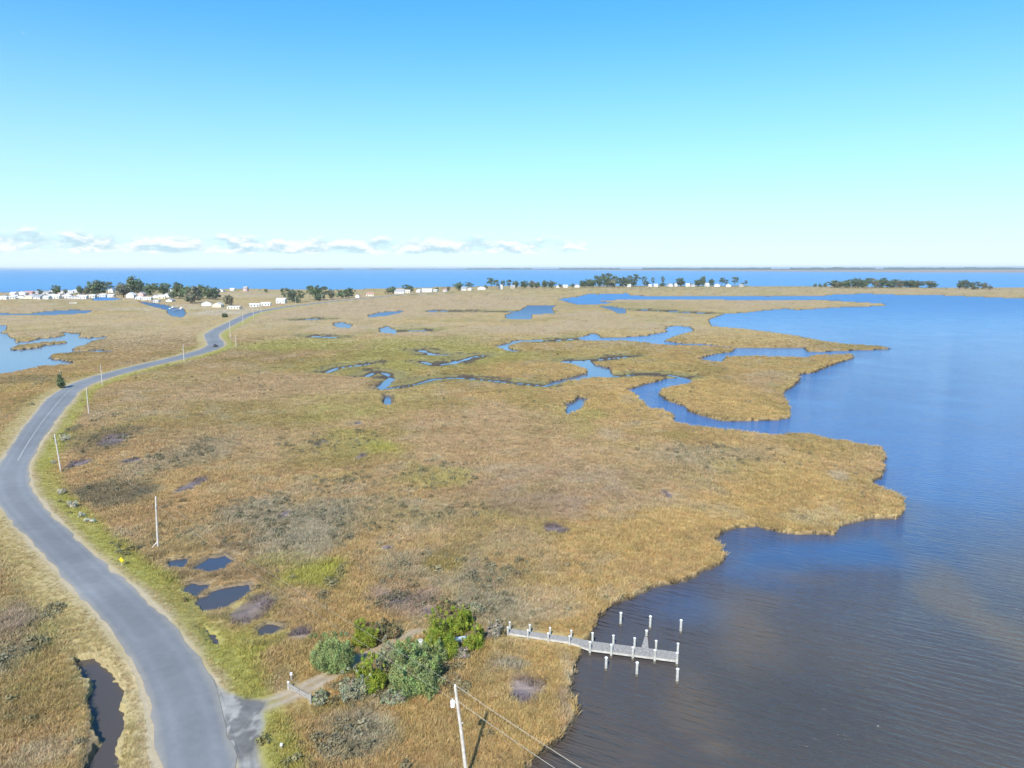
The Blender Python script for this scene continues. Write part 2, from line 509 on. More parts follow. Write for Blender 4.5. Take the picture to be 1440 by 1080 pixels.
BLOBS = [  # picture x, y, half width, half height, colour, strength
 (620,492,150,26,lime,.75),(430,484,90,11,lime,.8),(520,517,110,14,lime,.7),(520,560,110,30,lime,.5),(545,633,55,14,bright,.55),
 (480,625,100,26,lime,.6),(690,500,70,14,lime,.5),(815,592,42,22,lime,.75),(620,668,60,18,lime,.5),(880,470,60,8,gold,.6),
 (940,570,14,10,bright,.5),(945,610,50,10,olive,.7),(760,580,50,40,olive,.6),(870,765,130,30,gold,.7),
 (425,812,70,26,bright,.75),(330,862,60,40,lime,.5),(335,905,60,32,bright,.55),(390,790,60,14,lime,.6),(470,850,60,40,gold,.4),
 (115,640,55,55,orange,.85),(205,645,50,35,orange,.8),(280,705,90,28,orange,.7),(190,722,50,22,orange,.75),(30,560,60,40,orange,.55),(20,600,40,60,orange,.6),
 (55,858,45,35,mauve,.55),(60,840,60,30,tan,.35),(100,520,90,8,orange,.6),(420,545,200,22,pink,.7),(330,620,150,30,pink,.55),
 (720,605,170,40,pink,.5),(900,655,170,36,pink,.55),(640,775,180,60,pink,.5),(1010,645,110,26,grey,.5),(420,735,130,38,grey,.7),(360,715,50,24,grey,.7),
 (445,660,130,18,orange,.45),(470,650,120,12,olive,.55),(150,690,60,22,dark,.75),(160,615,45,22,dark,.5),(250,640,60,30,grey,.5),
 (640,800,130,36,grey,.55),(560,720,130,22,grey,.4),(690,845,80,26,grey,.65),(760,840,60,20,tan,.45),(850,840,26,14,tan,.6),(800,865,40,10,gold,.6),
 (640,790,34,22,olive,.8),(1050,660,60,16,lime,.3),(1120,680,110,40,gold,.7),(1180,735,70,14,straw,.6),(1185,670,20,8,tan,.7),
 (760,720,60,22,mauve,.35),(820,690,180,40,mauve,.22),(690,700,90,30,mauve,.25),(970,735,80,40,gold,.6),(1160,640,80,20,gold,.5),
 (530,850,60,28,orange,.45),(560,845,70,26,mauve,.5),(570,825,40,14,orange,.5),(630,905,30,60,tan,.3),(500,810,50,20,orange,.4),
 (500,1040,60,42,grey,.75),(515,1030,34,50,tan,.35),(460,1060,40,30,grey,.6),(440,1000,50,14,olive,.6),(610,1030,70,60,orange,.25),(600,1020,60,60,gold,.4),
 (720,1040,80,50,gold,.7),(720,980,90,40,gold,.55),(600,970,60,30,orange,.3),(760,920,60,30,gold,.5),(440,910,60,40,gold,.45),(420,895,26,8,mauve,.8),
 (735,965,30,18,mauve,.95),(300,895,60,14,bright,.5),(350,925,24,30,bright,.5),(700,855,110,34,grey,.5),(600,1010,240,80,olive,.12),(440,930,90,40,olive,.3),(60,960,90,110,olive,.15),(470,1040,70,40,grey,.6),(420,760,70,40,grey,.45),(780,860,60,14,tan,.5),(715,935,34,10,grey,.8),(760,985,30,12,olive,.5),(795,945,12,36,tan,.6),(790,1000,14,40,mauve,.6),
 (55,975,75,60,olive,.75),(40,1000,60,50,orange,.3),(70,1060,60,20,tan,.5),(20,930,30,30,grey,.6),(85,890,22,50,lime,.6),(30,905,50,30,grey,.5),(110,860,24,40,lime,.4),
 (60,560,30,14,olive,.6),(40,535,60,8,dark,.35),(900,530,140,26,gold,.55),(1030,560,80,40,gold,.8),(1105,575,16,26,olive,.6),(1050,475,120,14,gold,.8),
 (1000,424,160,8,pink,.5),(600,425,200,14,pink,.6),(280,480,120,22,orange,.35),(200,470,120,20,pink,.45),(90,450,150,12,pink,.4),(470,440,150,14,pink,.5),
 (880,430,140,8,olive,.4),(250,432,80,5,tan,.4),(320,438,60,6,tan,.6),(330,415,120,4,tan,.35),(1300,408,220,4,pink,.7),(300,498,16,8,lime,.7),(320,488,10,8,lime,.8),(282,486,12,8,lime,.8),
]


def paint(px, py, w, z, re, de, ap, res, pd=None, FL=None, dn=None, rs=None, dd=None):
    wx = (fbm(px / 14, py / 14, 41, 3) - .5); wy = (fbm(px / 14, py / 14, 47, 3) - .5)
    vx = (fbm(px / 70, py / 70, 51, 2) - .5); vy = (fbm(px / 70, py / 70, 57, 2) - .5)
    n1 = fbm(px / 60, py / 85, 61, 3); n2 = fbm(px / 20, py / 28, 67, 3); n3 = fbm(px / 6.5, py / 7.5, 71, 3); n4 = fbm(px / 1.8, py / 1.8, 77, 3)
    c = np.tile(gold, (len(px), 1))
    c = mixc(c, sstep(.38, .62, n1) * .85, pink)
    c = mixc(c, sstep(.5, .68, n2) * .7, olive)
    c = mixc(c, sstep(.56, .7, fbm(px / 30, py / 40, 81, 3)) * .25, lime)
    c = mixc(c, sstep(.58, .72, n3) * .4, grey)
    c = mixc(c, sstep(.60, .42, n3) * sstep(.52, .7, fbm(px / 33, py / 45, 87, 3)) * .4, orange)
    for bx, by, rx, ry, col, st in BLOBS:
        q = unp(bx, by)
        ax = rx * q[1] / F
        ay = abs(unp(bx, max(by - ry, 384))[1] - unp(bx, by + ry)[1]) / 2
        r0 = min(ax, ay)
        k1, k2 = min(10.0, r0 * 1.1), min(60.0, r0 * .8)
        k = np.nonzero((abs(px - q[0]) < ax * 1.4 + k1 + k2) & (abs(py - q[1]) < ay * 1.4 + k1 + k2))[0]
        if not len(k): continue
        ex = (px[k] + wx[k] * k1 * 1.6 + vx[k] * k2 - q[0]) / ax
        ey = (py[k] + wy[k] * k1 * 1.6 + vy[k] * k2 - q[1]) / ay
        t = (1 - sstep(.5, 1.15, np.sqrt(ex * ex + ey * ey))) * st * (0.7 + 0.8 * n3[k])
        c[k] = mixc(c[k], np.clip(t, 0, 1), col)
    c = c * (0.85 + 0.30 * n4)[:, None] * (0.88 + 0.24 * n3)[:, None]
    for bx, by, rx, ry in PANS:
        q = unp(bx, by)
        ax, ay = rx * q[1] / F, abs(unp(bx, by - ry)[1] - unp(bx, by + ry)[1]) / 2
        e = np.hypot((px + wx * 5 - q[0]) / ax, (py + wy * 7 - q[1]) / ay) + (n3 - .5) * 1.1 + (n4 - .5) * .5
        c = mixc(c, (1 - sstep(.75, 1.05, e)) * .95, pan * (.8 + .4 * n4[:, None]))
    # golden reed along the banks, wet mud and painted bank shade darkening their foot
    c = mixc(c, (1 - sstep(.5, 5.0, -w)) * .45 * sstep(.3, .6, n3), gold * 1.1)
    low = 1 - sstep(.36, .62, z)
    c = mixc(c, np.clip(low, 0, 1) * .9 * (1 - FL[:, None])[:, 0], np.array([.085, .066, .050]))
    if pd is not None: c = mixc(c, (1 - sstep(.1, .9 + res * .8, -pd)) * .75, np.array([.125, .098, .072]))
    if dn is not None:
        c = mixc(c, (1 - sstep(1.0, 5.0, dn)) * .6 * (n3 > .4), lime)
        c = mixc(c, (1 - sstep(.7, 1.15, dn + (n3 - .5) * 1.2)) * .92, np.array([.080, .062, .050]))  # ditch mud, darkened further to carry the shadow of its banks
    # road verges
    v = re + (n3 - .5) * 1.6
    far = sstep(40, 150, py)
    right = 1.0
    c = mixc(c, (1 - sstep(4.2, 6.2, v)) * (.72 + .25 * sstep(.3, .55, fbm(px / 9, py / 9, 91, 2))), np.where((rs > 0)[:, None], bright * .5 + lime * .42 + straw * .08, straw * .55 + lime * .3 + gold * .15))
    c = mixc(c, (1 - sstep(.7, 2.2, v)) * .85, straw)
    c = mixc(c, (1 - sstep(.15, .7, v)) * .9, tan * 1.05)
    # dirt drive and gravel apron
    u = de + (n3 - .5) * .9
    rut = np.exp(-((dd + (n3 - .5) * .5 - .62) / .34) ** 2)
    c = mixc(c, (1 - sstep(-.5, .6, u)) * (.35 + .55 * sstep(.4, .65, n4)), np.array([.285, .225, .160]) * (0.7 + .6 * n4[:, None]))
    c = mixc(c, (1 - sstep(-.3, .5, u)) * rut * .75 * (1 - .6 * sstep(64, 76, py)), np.array([.40, .335, .25]) * (0.8 + .4 * n4[:, None]))
    c = mixc(c, (1 - sstep(-drive_w.mean() * .3, 0.1, abs(u + 1.2) - .35)) * .0, grey)
    g = sstep(-.6, .3, ap + (n3 - .5) * 1.2)
    c = mixc(c, g * .95, mixc(np.tile([.155, .152, .150], (len(px), 1)), sstep(.45, .62, fbm(px / 1.3, py / 2.2, 191, 3)), np.array([.31, .295, .27])) * (0.55 + .9 * n4[:, None]))
    return np.clip(c, .01, .8)


RSIDE = np.ones(len(GX))
ks_ = np.nonzero(RE < 9)[0]
rc_s, rs_s = road_c[::4], None
tan_ = np.gradient(rc_s, axis=0)
for a_ in range(0, len(ks_), 20000):
    kk_ = ks_[a_:a_ + 20000]
    dx_, dy_ = GX[kk_][:, None] - rc_s[None, :, 0], GY[kk_][:, None] - rc_s[None, :, 1]
    b_ = (dx_ * dx_ + dy_ * dy_).argmin(1)
    r_ = np.arange(len(kk_))
    RSIDE[kk_] = np.sign(dx_[r_, b_] * tan_[b_, 1] - dy_[r_, b_] * tan_[b_, 0])
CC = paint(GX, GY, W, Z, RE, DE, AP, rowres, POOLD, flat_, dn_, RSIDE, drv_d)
idx = np.arange(NR * NC).reshape(NR, NC)
quads = np.stack([idx[:-1, :-1], idx[:-1, 1:], idx[1:, 1:], idx[1:, :-1]], -1).reshape(-1, 4)
keep = (W[quads] < 2.5 + rowres[quads]).any(1)
quads = quads[keep]
used = np.unique(quads)
remap = np.full(NR * NC, -1); remap[used] = np.arange(len(used))
mat_marsh = attr_mat('marsh_ground', 'Col', amt=.16, scale=2.2, rough=.95)
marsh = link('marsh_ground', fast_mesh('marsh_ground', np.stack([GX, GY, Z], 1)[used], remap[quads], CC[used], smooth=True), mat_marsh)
tag(marsh, kind='structure')


def grid_pick(x, y):
    r = np.interp(-(H * F / np.maximum(y, 1)), -dy, np.arange(NR))
    c = np.interp(x / np.maximum(y, 1), colS, np.arange(NC))
    return np.clip(np.rint(r), 0, NR - 1).astype(int) * NC + np.clip(np.rint(c), 0, NC - 1).astype(int)


def gz(x, y): return float(Z[grid_pick(np.array([x]), np.array([y]))[0]])


def on_ground(px, py, it=3):
    z = 0.7
    for _ in range(it):
        p = unp(px, py, z)
        z = max(0.0, gz(p[0], p[1]))
    return unp(px, py, z)


# ------------------------------------------------------------------ water
wdy = np.concatenate([np.linspace(1400, 300, 170, endpoint=False), np.linspace(300, 24, 110, endpoint=False), np.geomspace(24, 0.5, 50)])
wS = np.linspace(-2.4, 2.4, 330)
wS = np.sign(wS) * np.abs(wS / 2.4) ** 1.3 * 2.4
S2, D2 = np.meshgrid(wS, H * F / wdy)
WX, WY = (S2 * D2).ravel(), D2.ravel()
silt = np.zeros(len(WX)); wind = np.full(len(WX), 1.0)
for bx, by, rx, ry, st in [(1060,890,70,80,.8),(1010,1010,90,60,.75),(900,1060,90,40,.5),(1050,1075,60,30,.8),(1150,815,80,24,.5),(1430,900,60,150,.85),(1400,1060,60,50,.4),(1080,752,50,12,.3),(860,905,40,30,.2)]:
    q = unp(bx, by, 0)
    ax, ay = rx * q[1] / F, abs(unp(bx, by - ry, 0)[1] - unp(bx, by + ry, 0)[1]) / 2
    e = np.hypot((WX - q[0] + (fbm(WX / 9, WY / 9, 3, 2) - .5) * 8) / ax, (WY - q[1] + (fbm(WX / 9, WY / 9, 4, 2) - .5) * 10) / ay)
    silt = np.maximum(silt, st * (1 - sstep(.1, 1.7, e)))
silt = np.maximum(silt, sstep(.56, .74, fbm(WX / 26, WY / 55, 13, 3)) * .45 * (1 - sstep(90, 170, WY)))
silt = np.maximum(silt, .40 * (1 - sstep(70, 120, WY)))
nearsh = boxed(WX, WY, bay, 5, poly_sd, -9.0)
silt = np.maximum(silt, (1 - sstep(0, 7, nearsh)) * (nearsh > -8) * .35)
for bx, by, rx, ry, st in [(1180,775,160,24,.75),(1090,790,60,22,.8),(980,860,70,26,.6),(860,940,80,60,.6)]:   # sheltered, smoother water in the lee of the point
    q = unp(bx, by, 0)
    ax, ay = rx * q[1] / F, abs(unp(bx, by - ry, 0)[1] - unp(bx, by + ry, 0)[1]) / 2
    e = np.hypot((WX - q[0]) / ax, (WY - q[1]) / ay)
    wind = np.minimum(wind, 1 - st * (1 - sstep(.4, 1.2, e)))
wind = np.where((nearsh < -.3) & (WY < 950), .05, wind)
wind = wind * (.75 + .5 * fbm(WX / 60, WY / 160, 29, 3))
i2 = np.arange(len(WX)).reshape(S2.shape)
wq = np.stack([i2[:-1, :-1], i2[:-1, 1:], i2[1:, 1:], i2[1:, :-1]], -1).reshape(-1, 4)
mt, nt, b = nodes_of('bay_water')
at = N(nt, 'ShaderNodeAttribute', attribute_name='Col')
sp = N(nt, 'ShaderNodeSeparateColor')
nt.links.new(at.outputs['Color'], sp.inputs[0])
mx = N(nt, 'ShaderNodeMix', data_type='RGBA')
mx.inputs[6].default_value = (.044, .044, .050, 1)
mx.inputs[7].default_value = (.125, .092, .062, 1)
nt.links.new(sp.outputs[0], mx.inputs[0])
mx2 = N(nt, 'ShaderNodeMix', data_type='RGBA')
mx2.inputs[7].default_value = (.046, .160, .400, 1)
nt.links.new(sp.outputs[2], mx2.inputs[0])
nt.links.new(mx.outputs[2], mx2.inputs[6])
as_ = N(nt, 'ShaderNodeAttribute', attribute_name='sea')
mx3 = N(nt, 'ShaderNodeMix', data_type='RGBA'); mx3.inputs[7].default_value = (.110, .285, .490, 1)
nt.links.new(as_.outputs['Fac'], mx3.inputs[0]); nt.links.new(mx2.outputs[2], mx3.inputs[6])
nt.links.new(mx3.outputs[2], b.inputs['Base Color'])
b.inputs['IOR'].default_value = 1.33
b.inputs['Specular IOR Level'].default_value = .5
ar = N(nt, 'ShaderNodeAttribute', attribute_name='rough')
nt.links.new(ar.outputs['Fac'], b.inputs['Roughness'])
ge = N(nt, 'ShaderNodeNewGeometry')
mp = N(nt, 'ShaderNodeMapping')
mp.inputs['Scale'].default_value = (.30, 1.65, 1)
vr = N(nt, 'ShaderNodeVectorRotate', rotation_type='Z_AXIS'); vr.inputs['Angle'].default_value = math.radians(28)
nt.links.new(ge.outputs['Position'], vr.inputs['Vector'])
nt.links.new(vr.outputs[0], mp.inputs['Vector'])
nz = N(nt, 'ShaderNodeTexNoise', i_Scale=.8, i_Detail=4.0, i_Roughness=.55, i_Distortion=.25)
nt.links.new(mp.outputs[0], nz.inputs['Vector'])
nzb = N(nt, 'ShaderNodeTexNoise', i_Scale=.05, i_Detail=3.0)
nt.links.new(ge.outputs['Position'], nzb.inputs['Vector'])
ml = N(nt, 'ShaderNodeMath', operation='MULTIPLY')
mrr = N(nt, 'ShaderNodeMapRange')
mrr.inputs['From Min'].default_value, mrr.inputs['From Max'].default_value = .35, .65
mrr.inputs['To Min'].default_value, mrr.inputs['To Max'].default_value = .5, 1.35
nt.links.new(nzb.outputs['Fac'], mrr.inputs['Value'])
nt.links.new(mrr.outputs[0], ml.inputs[0])
nt.links.new(sp.outputs[1], ml.inputs[1])
bp = N(nt, 'ShaderNodeBump', i_Distance=.5)
nt.links.new(ml.outputs[0], bp.inputs['Strength'])
nt.links.new(nz.outputs['Fac'], bp.inputs['Height'])
nt.links.new(bp.outputs['Normal'], b.inputs['Normal'])
mat_water = mt
rough_w = .10 + .36 * sstep(150, 1100, WY)
kd_ = np.hypot((WX - unp(1140, 1000, 0)[0]) / 11, (WY - unp(1140, 1000, 0)[1]) / 12)
silt = silt * (1 - .6 * (1 - sstep(.2, 1.3, kd_)))
blue_sheen = np.zeros(len(WX))  # sheen on the calm water, painted as extra blue in its colour
for bx, by, rx, ry in [(1180,782,130,22),(1060,800,80,30),(960,850,80,30)]:
    q = unp(bx, by, 0); ax, ay = rx * q[1] / F, abs(unp(bx, by - ry, 0)[1] - unp(bx, by + ry, 0)[1]) / 2
    blue_sheen = np.maximum(blue_sheen, 1 - sstep(.4, 1.4, np.hypot((WX - q[0]) / ax, (WY - q[1]) / ay)))
blue = sstep(64, 165, WY) * .8 + blue_sheen * .12 + sstep(900, 1600, WY) * .3  # body blue plus sky reflection painted in, rising with distance
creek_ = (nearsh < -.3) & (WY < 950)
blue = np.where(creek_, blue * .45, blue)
sea_v = np.where(creek_, 0, np.maximum(.95 * sstep(900, 1700, WY), .42 * sstep(130, 600, WY)))  # paler blue of sea and far bay, sky reflection included in the colour
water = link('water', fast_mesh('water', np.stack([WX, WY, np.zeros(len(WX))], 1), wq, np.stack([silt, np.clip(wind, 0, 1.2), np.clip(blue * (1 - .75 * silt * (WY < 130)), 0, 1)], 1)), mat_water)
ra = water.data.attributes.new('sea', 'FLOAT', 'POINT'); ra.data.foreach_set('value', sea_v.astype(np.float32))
ra = water.data.attributes.new('rough', 'FLOAT', 'POINT'); ra.data.foreach_set('value', rough_w.astype(np.float32))
tag(water, kind='structure')

# ------------------------------------------------------------------ road
nrm = np.gradient(road_c, axis=0)
nrm /= np.hypot(*nrm.T)[:, None]
side_v = np.stack([nrm[:, 1], -nrm[:, 0]], 1)
edge_n = [(vnoise(np.arange(len(road_c)) / 2.2, np.zeros(len(road_c)), s) - .5) * .55 + (vnoise(np.arange(len(road_c)) / .8, np.zeros(len(road_c)), s + 5) - .5) * .35 for s in (1, 2)]
ks = np.linspace(-1, 1, 9)
rv = []
for k in ks:
    off = road_hw * k + (edge_n[0] if k == 1 else edge_n[1] if k == -1 else 0)
    p = road_c + side_v * off[:, None]
    rv.append(np.column_stack([p, np.full(len(p), 1.15 + .05 * (1 - k * k))]))
rv = np.array(rv)                                      # (9, n, 3)
n = len(road_c)
ri = np.arange(9 * n).reshape(9, n)
rq = np.stack([ri[:-1, :-1], ri[1:, :-1], ri[1:, 1:], ri[:-1, 1:]], -1).reshape(-1, 4)
mt, nt, b = nodes_of('worn_asphalt')
ge = N(nt, 'ShaderNodeNewGeometry')
na = N(nt, 'ShaderNodeTexNoise', i_Scale=.16, i_Detail=6.0, i_Roughness=.6)
nb = N(nt, 'ShaderNodeTexNoise', i_Scale=9.0, i_Detail=4.0)
nc = N(nt, 'ShaderNodeTexNoise', i_Scale=.9, i_Detail=8.0, i_Roughness=.7)
for x in (na, nb, nc): nt.links.new(ge.outputs['Position'], x.inputs['Vector'])
cr = N(nt, 'ShaderNodeValToRGB')
cr.color_ramp.elements[0].position, cr.color_ramp.elements[1].position = .32, .68
cr.color_ramp.elements[0].color = (.155, .158, .164, 1)
cr.color_ramp.elements[1].color = (.215, .219, .224, 1)
mxf = N(nt, 'ShaderNodeMath', operation='MULTIPLY_ADD')
mxf.inputs[1].default_value = .5
nt.links.new(nc.outputs['Fac'], mxf.inputs[0])
hm = N(nt, 'ShaderNodeMath', operation='MULTIPLY'); hm.inputs[1].default_value = .5
nt.links.new(na.outputs['Fac'], hm.inputs[0])
nt.links.new(hm.outputs[0], mxf.inputs[2])
nt.links.new(mxf.outputs[0], cr.inputs['Fac'])
at = N(nt, 'ShaderNodeAttribute', attribute_name='Col')
mm = N(nt, 'ShaderNodeMix', data_type='RGBA', blend_type='MULTIPLY'); mm.inputs[0].default_value = 1
nt.links.new(cr.outputs[0], mm.inputs[6]); nt.links.new(at.outputs['Color'], mm.inputs[7])
nt.links.new(mm.outputs[2], b.inputs['Base Color'])
b.inputs['Roughness'].default_value = .8
bp = N(nt, 'ShaderNodeBump', i_Strength=.3, i_Distance=.01)
nt.links.new(nb.outputs['Fac'], bp.inputs['Height']); nt.links.new(bp.outputs['Normal'], b.inputs['Normal'])
# wheel tracks worn paler, edges dusty: colour that belongs to the road
rc = np.zeros((9, n, 3))
for j, k in enumerate(ks):
    f = 1.0 + (.08 if abs(abs(k) - .5) < .01 else 0) + (.18 if abs(k) == 1 else 0) - (.05 if abs(k) < .3 else 0)
    rc[j] = f * np.array([1.0, 1.0, 1.0]) + (np.array([.25, .12, -.1]) if abs(k) == 1 else 0)
rc *= (.9 + .2 * vnoise(np.arange(n) / 9.0, np.zeros(n), 8))[None, :, None]
road = link('road', fast_mesh('road', rv.reshape(-1, 3), rq, rc.reshape(-1, 3), smooth=True), mt)
tag(road, kind='structure')
# faded centre line
white_paint = varied('faded_paint', (.55, .53, .47), rough=.7, scale=1.3, rgb2=(.26, .27, .28))
a0 = np.hypot(*(road_c - unp(24, 648, 1.1)[:2]).T).argmin()
a1 = np.hypot(*(road_c - unp(112, 543, 1.1)[:2]).T).argmin()
mkv, mkf = [], []
off0 = 0.25
for i in range(min(a0, a1), max(a0, a1)):
    for s in (-.09, .09):
        p = road_c[i] + side_v[i] * (off0 + s)
        mkv.append((p[0], p[1], 1.215))
for i in range(len(mkv) // 2 - 1): mkf.append((2 * i, 2 * i + 1, 2 * i + 3, 2 * i + 2))
mk = link('road_marking', fast_mesh('road_marking', np.array(mkv), np.array(mkf)), white_paint)
tag(mk, kind='structure')

# ------------------------------------------------------------------ grass tufts (one uncountable cover)
def tuft_mesh(name, n, rad, hmin, hmax, wid, spread, seed):
    r = np.random.default_rng(seed)
    V, Fc = [], []
    for i in range(n):
        a = r.uniform(0, 2 * math.pi); d = rad * math.sqrt(r.uniform())
        bx, by = d * math.cos(a), d * math.sin(a)
        h = r.uniform(hmin, hmax)
        la = a + r.normal(0, .6); le = spread * h * r.uniform(.2, 1.1) + d * .3
        wa = r.uniform(0, math.pi); wx, wy = math.cos(wa) * wid / 2, math.sin(wa) * wid / 2
        mx_, my_ = bx + math.cos(la) * le * .4, by + math.sin(la) * le * .4
        k = len(V)
        V += [(bx - wx, by - wy, -.1), (bx + wx, by + wy, -.1), (mx_ + wx * .9, my_ + wy * .9, h * .62), (mx_ - wx * .9, my_ - wy * .9, h * .62),
              (bx + math.cos(la) * le, by + math.sin(la) * le, h)]
        Fc += [(k, k + 1, k + 2, k + 3), (k + 3, k + 2, k + 4)]
    me = bpy.data.meshes.new(name)
    me.from_pydata(V, [], Fc)
    me.update()
    return me


def leaf_ball(name, n, rad, hh, leaf, seed):
    r = np.random.default_rng(seed)
    V, Fc = [], []
    for i in range(n):
        d = r.normal(size=3); d /= np.linalg.norm(d)
        d[2] = abs(d[2])
        p = d * r.uniform(.45, 1.0) * np.array([rad, rad, hh])
        u = r.normal(size=3); u /= np.linalg.norm(u)
        v = np.cross(u, d + r.normal(size=3) * .5); v /= np.linalg.norm(v) + 1e-6
        s = leaf * r.uniform(.5, 1.2)
        k = len(V)
        V += [tuple(p - u * s), tuple(p + v * s * .6), tuple(p + u * s), tuple(p - v * s * .6)]
        Fc.append((k, k + 1, k + 2, k + 3))
    me = bpy.data.meshes.new(name)
    me.from_pydata(V, [], Fc)
    me.update()
    return me


def scatter(name, protos, pts, cols, sc, mat, hidden):
    coll = bpy.data.collections.new(hidden)
    for i, me in enumerate(protos):
        me.materials.append(mat)
        o = bpy.data.objects.new('grass_tuft', me)
        coll.objects.link(o)
    n = len(pts)
    me = bpy.data.meshes.new(name)
    me.vertices.add(n)
    me.vertices.foreach_set('co', np.ascontiguousarray(pts, np.float32).ravel())
    a = me.attributes.new('tcol', 'FLOAT_COLOR', 'POINT')
    c4 = np.ones((n, 4), np.float32); c4[:, :3] = cols
    a.data.foreach_set('color', c4.ravel())
    a = me.attributes.new('sc', 'FLOAT_VECTOR', 'POINT'); a.data.foreach_set('vector', np.ascontiguousarray(sc, np.float32).ravel())
    rot = np.zeros((n, 3), np.float32); rot[:, 2] = rng.uniform(0, 6.283, n); rot[:, :2] = rng.normal(0, .12, (n, 2))
    a = me.attributes.new('rot', 'FLOAT_VECTOR', 'POINT'); a.data.foreach_set('vector', rot.ravel())
    me.update()
    o = link(name, me, mat)
    ng = bpy.data.node_groups.new(name + '_scatter', 'GeometryNodeTree')
    ng.interface.new_socket('Geometry', in_out='INPUT', socket_type='NodeSocketGeometry')
    ng.interface.new_socket('Geometry', in_out='OUTPUT', socket_type='NodeSocketGeometry')
    gi, go = ng.nodes.new('NodeGroupInput'), ng.nodes.new('NodeGroupOutput')
    ci = ng.nodes.new('GeometryNodeCollectionInfo')
    ci.inputs['Collection'].default_value = coll
    ci.inputs['Separate Children'].default_value = True
    ci.inputs['Reset Children'].default_value = True
    ip = ng.nodes.new('GeometryNodeInstanceOnPoints')
    ip.inputs['Pick Instance'].default_value = True
    L = ng.links.new
    L(gi.outputs[0], ip.inputs['Points']); L(ci.outputs[0], ip.inputs['Instance'])
    for nm, sock in (('rot', 'Rotation'), ('sc', 'Scale')):
        na_ = ng.nodes.new('GeometryNodeInputNamedAttribute'); na_.data_type = 'FLOAT_VECTOR'
        na_.inputs['Name'].default_value = nm
        L(na_.outputs['Attribute'], ip.inputs[sock])
    L(ip.outputs[0], go.inputs[0])
    md = o.modifiers.new('scatter', 'NODES'); md.node_group = ng
    return o


SHRUBS = [(420,735,130,40,.65),(360,712,60,26,.9),(150,690,60,24,1.2),(160,612,45,22,.8),(250,640,60,30,.6),(640,800,130,36,.5),(690,845,80,26,.5),(476,803,9,9,2.2),(471,814,9,9,2.2),(465,825,9,9,2.2),(458,836,9,9,2.2),(451,847,9,9,2.2),(445,858,9,9,2.2),(560,720,130,22,.4),(1010,640,110,24,.35),(620,668,70,22,.6),(480,680,80,14,.7),(105,715,16,24,1.),(118,600,12,30,1.2),(95,690,10,40,.9),(480,1040,60,36,.45),(30,905,50,34,.7),(90,850,16,60,1.3),(110,790,120,10,.0),(200,760,40,24,.7),(540,885,40,12,.9),(560,845,60,20,.4),(700,890,20,12,1.4),(640,970,30,14,.9),(470,620,80,20,.4),(700,800,40,16,.5),(590,945,60,24,2.2),(640,905,50,26,2.4),(520,985,60,14,1.8),(660,870,50,18,2.2),(490,960,40,16,1.6),(560,885,50,12,1.2),(500,920,40,14,.9),(700,885,24,12,1.5)]


def field(px, py, lst):
    f = np.zeros(len(px))
    for bx, by, rx, ry, st in lst:
        q = unp(bx, by)
        ax = rx * q[1] / F; ay = abs(unp(bx, by - ry)[1] - unp(bx, by + ry)[1]) / 2
        e = np.hypot((px - q[0]) / ax, (py - q[1]) / ay)
        f = np.maximum(f, st * (1 - sstep(.3, 1.2, e)))
    return f


def land_points(n, d0, d1, pw):
    """random points of the land; thinner with distance"""
    u = rng.uniform(size=n)
    e = 2 - pw
    D = (d0 ** e + u * (d1 ** e - d0 ** e)) ** (1 / e)
    S = rng.uniform(-.84, .84, n)
    X = S * D
    k = grid_pick(X, D)
    ok = (W[k] < -.15) & (RE[k] > .7) & (AP[k] < -.3) & (DE[k] > .1)
    return X[ok], D[ok], k[ok]


mat_grass = attr_mat('grass_blade', 'tcol', inst=True, amt=.16, scale=1.2, rough=.8, spec=.15, trans=.44)
protos = [tuft_mesh('grass_tuft', 20, .42, .28, .75, .055, .5, s) for s in range(5)]
X, Y, k = land_points(400000, 52, 560, 1.5)
mown = RE[k] < 4.6
c = (1.5 - .4 * sstep(200, 480, Y))[:, None] * CC[k] * rng.uniform(.84, 1.2, (len(k), 1)) * (1 + rng.normal(0, .035, (len(k), 3)))
wk_ = line_d(X, Y, np.array([unp(716, 887, 1.1)[:2], unp(802, 899, 1.0)[:2], unp(831, 907, .7)[:2]]))
mudp = field(X, Y, [(a_, b_, c_, d_, 1.3) for a_, b_, c_, d_ in PANS] + [(802,1005,7,45,1.2),(800,945,7,26,.9),(515,1035,30,50,.5),(850,840,26,14,.7)])
keepm = (rng.uniform(size=len(k)) > np.maximum(mudp * .95, sstep(330, 560, Y))) & (wk_ > 1.15) & (POOLD[k] < -.35)
s0 = rng.uniform(.55, 1.25, len(k)) * (.8 + .6 * fbm(X / 9, Y / 9, 131, 2))
fa_ = np.where(dn_[k] < 5, .22 + .78 * sstep(1.0, 4.5, dn_[k]), 1.0)
fa_ = fa_ * np.where(POOLD[k] > -3.0, .5 + .18 * np.clip(-POOLD[k] - .5, 0, 2.5), 1.0)
s0 *= np.minimum(fa_, np.where(mown, np.clip(.34 + .06 * RE[k], .34, .6), 1.0))
s0 *= np.clip(wk_ / 3.0, .25, 1)
s0 *= np.clip(np.hypot(X - unp(421, 980)[0], Y - unp(421, 980)[1]) / 4.5, .3, 1)
s0 *= np.clip(.8 + .003 * (Y - 60), .8, 1.3) * (1 - .6 * sstep(300, 560, Y))
sc = np.stack([s0 * 1.15, s0 * 1.15, s0 * rng.uniform(.75, 1.2, len(k)) * (.74 - .2 * sstep(80, 220, Y))], 1)
P = np.stack([X, Y, np.maximum(Z[k], .02)], 1)
kk = keepm
grass = scatter('marsh_grass', protos, P[kk], c[kk], sc[kk], mat_grass, 'grass_protos')
tag(grass, 'golden brown marsh grass growing in tufts over the flat ground', 'grass', kind='stuff')

